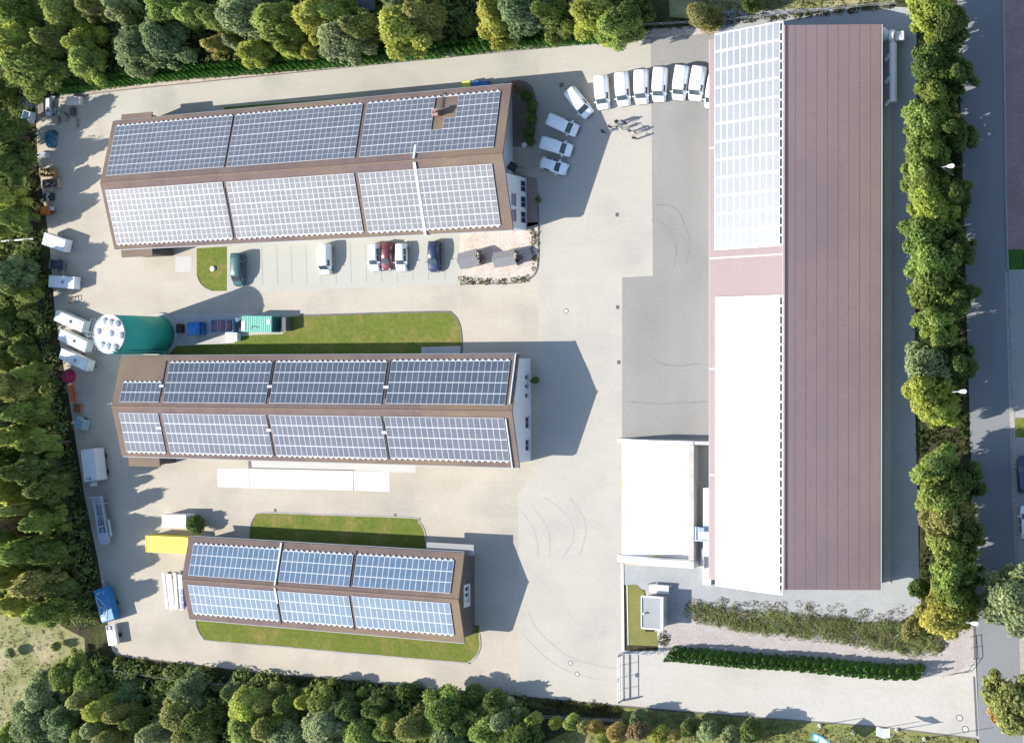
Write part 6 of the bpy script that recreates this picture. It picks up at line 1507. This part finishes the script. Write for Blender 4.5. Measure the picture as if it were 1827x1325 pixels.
# ------------------------------------------------------------------ hedges
def hedge(label, pts, H, w, pitch, seed, leaves=210):
    P = [G(*p) for p in pts]; R = np.random.RandomState(seed); VS = []; o = P[0]
    for a, b in zip(P[:-1], P[1:]):
        Lg = (b - a).length; n = max(1, int(Lg / pitch)); d = (b - a) / Lg; nn = Vector((-d.y, d.x, 0))
        for i in range(n):
            for row in (-1, 1):
                q = a + d * (Lg * (i + .5 + .25 * row) / n) + nn * row * w * .25 - o
                hh = H * (.85 + .22 * R.rand()); rr = w * .33
                z = R.rand(leaves) ** 1.25; ang = R.rand(leaves) * 6.283; rad = rr * (1 - z ** 1.8) * (.75 + .35 * R.rand(leaves))
                Pq = np.stack([q.x + rad * np.cos(ang), q.y + rad * np.sin(ang), .05 + z * hh], 1)
                N = np.stack([np.cos(ang), np.sin(ang), .5 + 0 * ang], 1) + R.randn(leaves, 3) * .3
                VS.append(leaf_quads(Pq, N, np.full(leaves, .16), R))
    V = np.concatenate(VS); me = np_mesh('hedge', V, len(V) // 4, [leaf_mat('thuja_leaf', (.065, .165, .03), (.11, .235, .05), .3)])
    h = bpy.data.objects.new('hedge', me); COL.objects.link(h); h.location = (o.x, o.y, -.05)
    return tag(h, label, 'hedge')
hedge('long green thuja hedge along the north lane under the big trees', [(112, 158), (184, 148), (286, 134), (427, 123), (600, 108), (790, 90), (921, 75), (1099, 62), (1116, 60)], 2.9, 1.9, .95, 5)
hedge('dark green thuja hedge along the north side of the driveway', [(1196, 1164), (1252, 1168), (1316, 1175), (1420, 1181), (1498, 1189), (1597, 1197), (1648, 1196)], 3.3, 1.7, .95, 6)
# ------------------------------------------------------------------ scrub and undergrowth (uncountable)
def in_poly(x, y, poly):
    c = False; n = len(poly)
    for i in range(n):
        x1, y1 = poly[i]; x2, y2 = poly[(i + 1) % n]
        if (y1 > y) != (y2 > y) and x < (x2 - x1) * (y - y1) / (y2 - y1) + x1: c = not c
    return c
def scatter(name, polys, n, hgt, size, m, seed, per=16, clump=.45, z0=-.05):
    R = np.random.RandomState(seed); VS = []
    for poly, nn in polys:
        xs = [p[0] for p in poly]; ys = [p[1] for p in poly]; k = 0; tries = 0
        while k < nn and tries < nn * 20:
            tries += 1
            x = R.uniform(min(xs), max(xs)); y = R.uniform(min(ys), max(ys))
            if not in_poly(x, y, poly): continue
            k += 1; g = G(x, y); hh = hgt * (.4 + .9 * R.rand()); cr = clump * (.6 + .8 * R.rand())
            d = R.randn(per, 3); d /= np.linalg.norm(d, axis=1, keepdims=True); d[:, 2] = abs(d[:, 2])
            P = np.array([g.x, g.y, z0]) + d * np.array([cr, cr, hh])
            VS.append(leaf_quads(P, d + R.randn(per, 3) * .5, np.full(per, size), R))
    V = np.concatenate(VS); me = np_mesh(name, V, len(V) // 4, [m]); o = bpy.data.objects.new(name, me); COL.objects.link(o); o['kind'] = 'stuff'
    return o
scrub_poly = [(1222, 1070), (1250, 1072), (1300, 1088), (1360, 1092), (1450, 1100), (1560, 1108), (1640, 1112), (1680, 1132), (1685, 1160), (1630, 1166), (1560, 1152), (1480, 1142), (1400, 1132), (1340, 1126), (1280, 1114), (1232, 1102)]
scatter('scrub', [(scrub_poly, 760)], 0, .5, .085, leaf_mat('scrub_leaf', (.25, .29, .105), (.34, .37, .15)), 3, per=40, clump=.6)
scatter('scrub', [(scrub_poly, 170), ([(1280, 1068), (1640, 1085), (1640, 1112), (1300, 1092)], 45)], 0, .55, .09, leaf_mat('scrub_brown_leaf', (.27, .20, .13), (.22, .23, .09)), 4, per=34, clump=.5)
wood = [[(-40, -30), (1150, -40), (1110, 50), (920, 62), (600, 96), (430, 112), (100, 150), (60, 160), (-40, 180)], [(-40, 160), (40, 165), (55, 290), (70, 430), (86, 560), (112, 740), (140, 880), (162, 1010), (175, 1100), (140, 1115), (60, 1080), (-40, 1080)],
        [(165, 1170), (300, 1192), (460, 1208), (740, 1232), (930, 1252), (960, 1330), (900, 1345), (60, 1345), (30, 1290), (90, 1215)]]
scatter('undergrowth', [(wood[0], 1700), (wood[1], 1400), (wood[2], 1600)], 0, 1.0, .22, leaf_mat('undergrowth_leaf', (.08, .11, .03), (.14, .145, .055)), 7, per=14, clump=.7)
strip_p = [(1640, 20), (1705, 5), (1738, 1100), (1650, 1100), (1636, 700)]
scatter('undergrowth', [(strip_p, 1000)], 0, .5, .18, leaf_mat('undergrowth_dark_leaf', (.05, .075, .022), (.08, .105, .035)), 8, per=12, clump=.5)
scatter('weeds', [([(930, 1242), (1108, 1260), (1108, 1272), (1000, 1268)], 160), ([(205, 1168), (460, 1203), (740, 1230), (900, 1242), (900, 1252), (460, 1212), (205, 1180)], 300), ([(822, 496), (900, 500), (945, 492), (940, 503), (822, 507)], 36), ([(948, 406), (958, 406), (958, 480), (950, 480)], 24), ([(1130, 40), (1290, 34), (1590, 6), (1590, 14), (1290, 44), (1130, 56)], 190), ([(1176, 1126), (1192, 1128), (1190, 1150), (1174, 1150)], 14)], 0, .45, .12, leaf_mat('weed_leaf', (.10, .12, .035), (.16, .14, .06)), 9, per=14, clump=.35)
scatter('meadow_tufts', [([(-40, 1090), (60, 1090), (115, 1125), (118, 1175), (60, 1215), (20, 1280), (-40, 1330)], 260), ([(1190, -30), (1290, 30), (1450, 14), (1590, 0), (1600, -30)], 420), ([(1112, 1266), (1340, 1284), (1740, 1320), (1740, 1345), (950, 1345), (1010, 1308)], 700)], 0, .25, .12, leaf_mat('meadow_leaf', (.24, .24, .10), (.28, .255, .12)), 10, per=8, clump=.4)
scatter('thicket', [(wood[0], 800), (wood[1], 640), (wood[2], 800)], 0, 2.2, .26, leaf_mat('thicket_leaf', (.21, .26, .08), (.29, .33, .12)), 17, per=70, clump=1.25)
# little roof between the trees at the top edge
t = thing('garden_hut', 'small blue-grey roofed hut between the trees at the top edge', 'hut', G(664, 6))
B = MB(); B.box((0, 0, 1.1), (2.2, 2.6, 2.2)); B.build('wall', M_wood, t); B = MB(); B.hexa([(-1.4, -1.6, 2.2), (1.4, -1.6, 2.2), (1.4, 1.6, 2.2), (-1.4, 1.6, 2.2)], [(-1.4, -.05, 2.9), (1.4, -.05, 2.9), (1.4, .05, 2.9), (-1.4, .05, 2.9)]); B.build('roof', flat('slate_blue_roof', (.13, .14, .19)), t)
# ------------------------------------------------------------------ people
M_skin = flat('skin', (.48, .32, .25), rough=.6)
def person(label, px, face, top, legs, hair=(.05, .035, .025), pose=0, h=1.76, shoes=(.03, .03, .03)):
    g = G(*px); t = thing('person', label, 'person', (g.x, g.y, .012), face, 'group of people near the vans')
    s = h / 1.76; k = .12 + .07 * (pose % 3)
    V = []; Rr = []; E = []
    def v(x, y, z, r, link=None):
        V.append((x * s, y * s, z * s)); Rr.append((r[0] * s, r[1] * s) if isinstance(r, tuple) else (r * s, r * s))
        if link is not None: E.append((link, len(V) - 1))
        return len(V) - 1
    pel = v(0, 0, .95, (.155, .12)); wst = v(0, 0, 1.12, (.145, .11), pel); ch = v(.01, 0, 1.32, (.175, .125), wst); up = v(0, 0, 1.44, (.14, .10), ch)
    nk = v(.01, 0, 1.53, .058, up); h0 = v(.025, 0, 1.60, (.078, .09), nk); h1 = v(.03, 0, 1.67, (.085, .10), h0); h2 = v(.02, 0, 1.735, .065, h1)
    hands = []
    for sg in (-1, 1):
        st = .05 if sg * (1 if pose % 2 else -1) > 0 else -.05
        hp_ = v(0, sg * .09, .90, .10, pel); kn = v(.02 + st, sg * .11, .50, .072, hp_); an = v(st * 1.6 - .02, sg * .12, .10, .048, kn); v(st * 1.6 + .12, sg * .14, .04, .042, an)
        sh = v(0, sg * .18, 1.42, .07, up); bend = .05 + .12 * ((pose + (sg > 0)) % 3)
        el = v(.0 + bend * .3, sg * .25, 1.13, .052, sh); wr = v(.06 + bend, sg * .24 - sg * bend * .4, .92 + bend * .9, .036, el); pm = v(.09 + bend * 1.15, sg * .235 - sg * bend * .5, .86 + bend, .034, wr)
        hands.append((V[pm], V[wr], sg))
    me = bpy.data.meshes.new('body'); me.from_pydata(V, E, []); o = bpy.data.objects.new('body', me); COL.objects.link(o)
    sk = o.modifiers.new('skin', 'SKIN'); sk.use_smooth_shade = True
    for i, r in enumerate(Rr): me.skin_vertices[0].data[i].radius = r
    me.skin_vertices[0].data[0].use_root = True
    o.modifiers.new('sub', 'SUBSURF').levels = 1
    dg = bpy.context.evaluated_depsgraph_get(); m2 = bpy.data.meshes.new_from_object(o.evaluated_get(dg))
    bpy.data.objects.remove(o); m2.name = 'body'
    fv = [tuple(p.co) for p in m2.vertices]; ff = [tuple(p.vertices) for p in m2.polygons]
    B = MB(); B.add(fv, ff)
    for pmv, wrv, sg in hands:
        pmv, wrv = Vector(pmv), Vector(wrv); d = (pmv - wrv).normalized()
        for f, ln in enumerate((.075, .085, .08, .062)):
            b0 = pmv + Vector((-.028 + f * .018, 0, 0)) * s + d * .02; m_ = b0 + d * ln * .55 * s; e_ = m_ + (d + Vector((.25, -.35 * sg, 0))).normalized() * ln * .5 * s
            B.tube(b0, m_, .0095 * s, .009 * s, 5); B.tube(m_, e_, .009 * s, .007 * s, 5)
        b0 = wrv + d * .03 + Vector((.03, 0, 0)) * s; B.tube(b0, b0 + (d + Vector((.7, -.2 * sg, 0))).normalized() * .06 * s, .011 * s, .008 * s, 5)
    mats = [flat('top_%d_%d_%d' % tuple(int(c * 100) for c in top), top, rough=.9), flat('legs_%d_%d_%d' % tuple(int(c * 100) for c in legs), legs, rough=.9), M_skin, flat('shoe_%d' % int(shoes[0] * 100), shoes)]
    mi = []
    for f in B.f:
        c = sum((Vector(B.v[i]) for i in f), Vector()) / len(f) / s
        arm = abs(c.y) > .19 and c.z > .78
        if c.z < .085: mi.append(3)
        elif c.z > 1.515: mi.append(2)
        elif arm and c.z < .955: mi.append(2)
        elif c.z < .96 and not arm: mi.append(1)
        else: mi.append(0)
    B.m = mi
    b = B.build('body', mats, t, smooth=True)
    Hh = MB(); Hh.lathe([(.095, 0), (.104, .04), (.098, .09), (.07, .13), (.02, .148)], c=(.012 * s, 0, 1.645 * s), n=14); Hh.build('hair', flat('hair_%d' % int(hair[0] * 100), hair), t, smooth=True)
    F = MB(); 
    F.add([(.112, -.012, 1.655), (.112, .012, 1.655), (.14, 0, 1.635), (.112, 0, 1.685)], [(0, 2, 3), (1, 3, 2), (0, 1, 2)])
    F.box((.108, 0, 1.612), (.012, .04, .008)); 
    F.build('nose_and_mouth', M_skin, t)
    for sg in (-1, 1):
        F = MB(); F.box((.108, sg * .034, 1.682), (.014, .02, .012)); F.build('eye', flat('eye_dark', (.03, .02, .02)), t)
        F = MB(); F.box((.02, sg * .098, 1.665), (.035, .016, .055)); F.build('ear', M_skin, t)
navy, dark, white_, grey_, beige = (.035, .04, .09), (.02, .02, .025), (.62, .62, .6), (.28, .28, .29), (.42, .36, .28)
for a in (
 ('person in a dark jacket standing in the barn shadow at the left of the group', (1080, 236.5), .3, dark, (.03, .035, .06), (.03, .02, .02), 0),
 ('person in dark blue with light trousers on the shadow edge of the group', (1093.5, 228.5), .9, navy, (.4, .4, .42), (.05, .04, .03), 1),
 ('person in a nearly black coat at the top of the group', (1105, 219), -.6, (.03, .025, .04), dark, (.06, .05, .04), 2),
 ('person in blue grey workwear right of the black coat', (1116, 218.5), -2.4, (.13, .15, .26), navy, (.10, .07, .05), 3),
 ('person in a white shirt and beige trousers in the middle of the group', (1113.5, 230), 2.6, white_, beige, (.2, .15, .1), 4),
 ('person in pale clothes and dark trousers, lower right middle of the group', (1127.5, 235), 2.2, grey_, dark, (.25, .2, .15), 5),
 ('person in a white top at the right end of the group', (1136, 237), 2.9, white_, dark, (.3, .25, .2), 6),
 ('person with dark brown clothes standing apart at the bottom of the group', (1136.5, 248.4), 1.8, (.045, .03, .03), (.05, .04, .04), (.04, .03, .02), 7)):
    person(*a[:5], hair=a[5], pose=a[6])
for _o in bpy.data.objects:
    if _o.parent is None and _o.get('label') and len(_o['label'].split()) > 16: print('LONG', len(_o['label'].split()), _o.name, _o['label'])
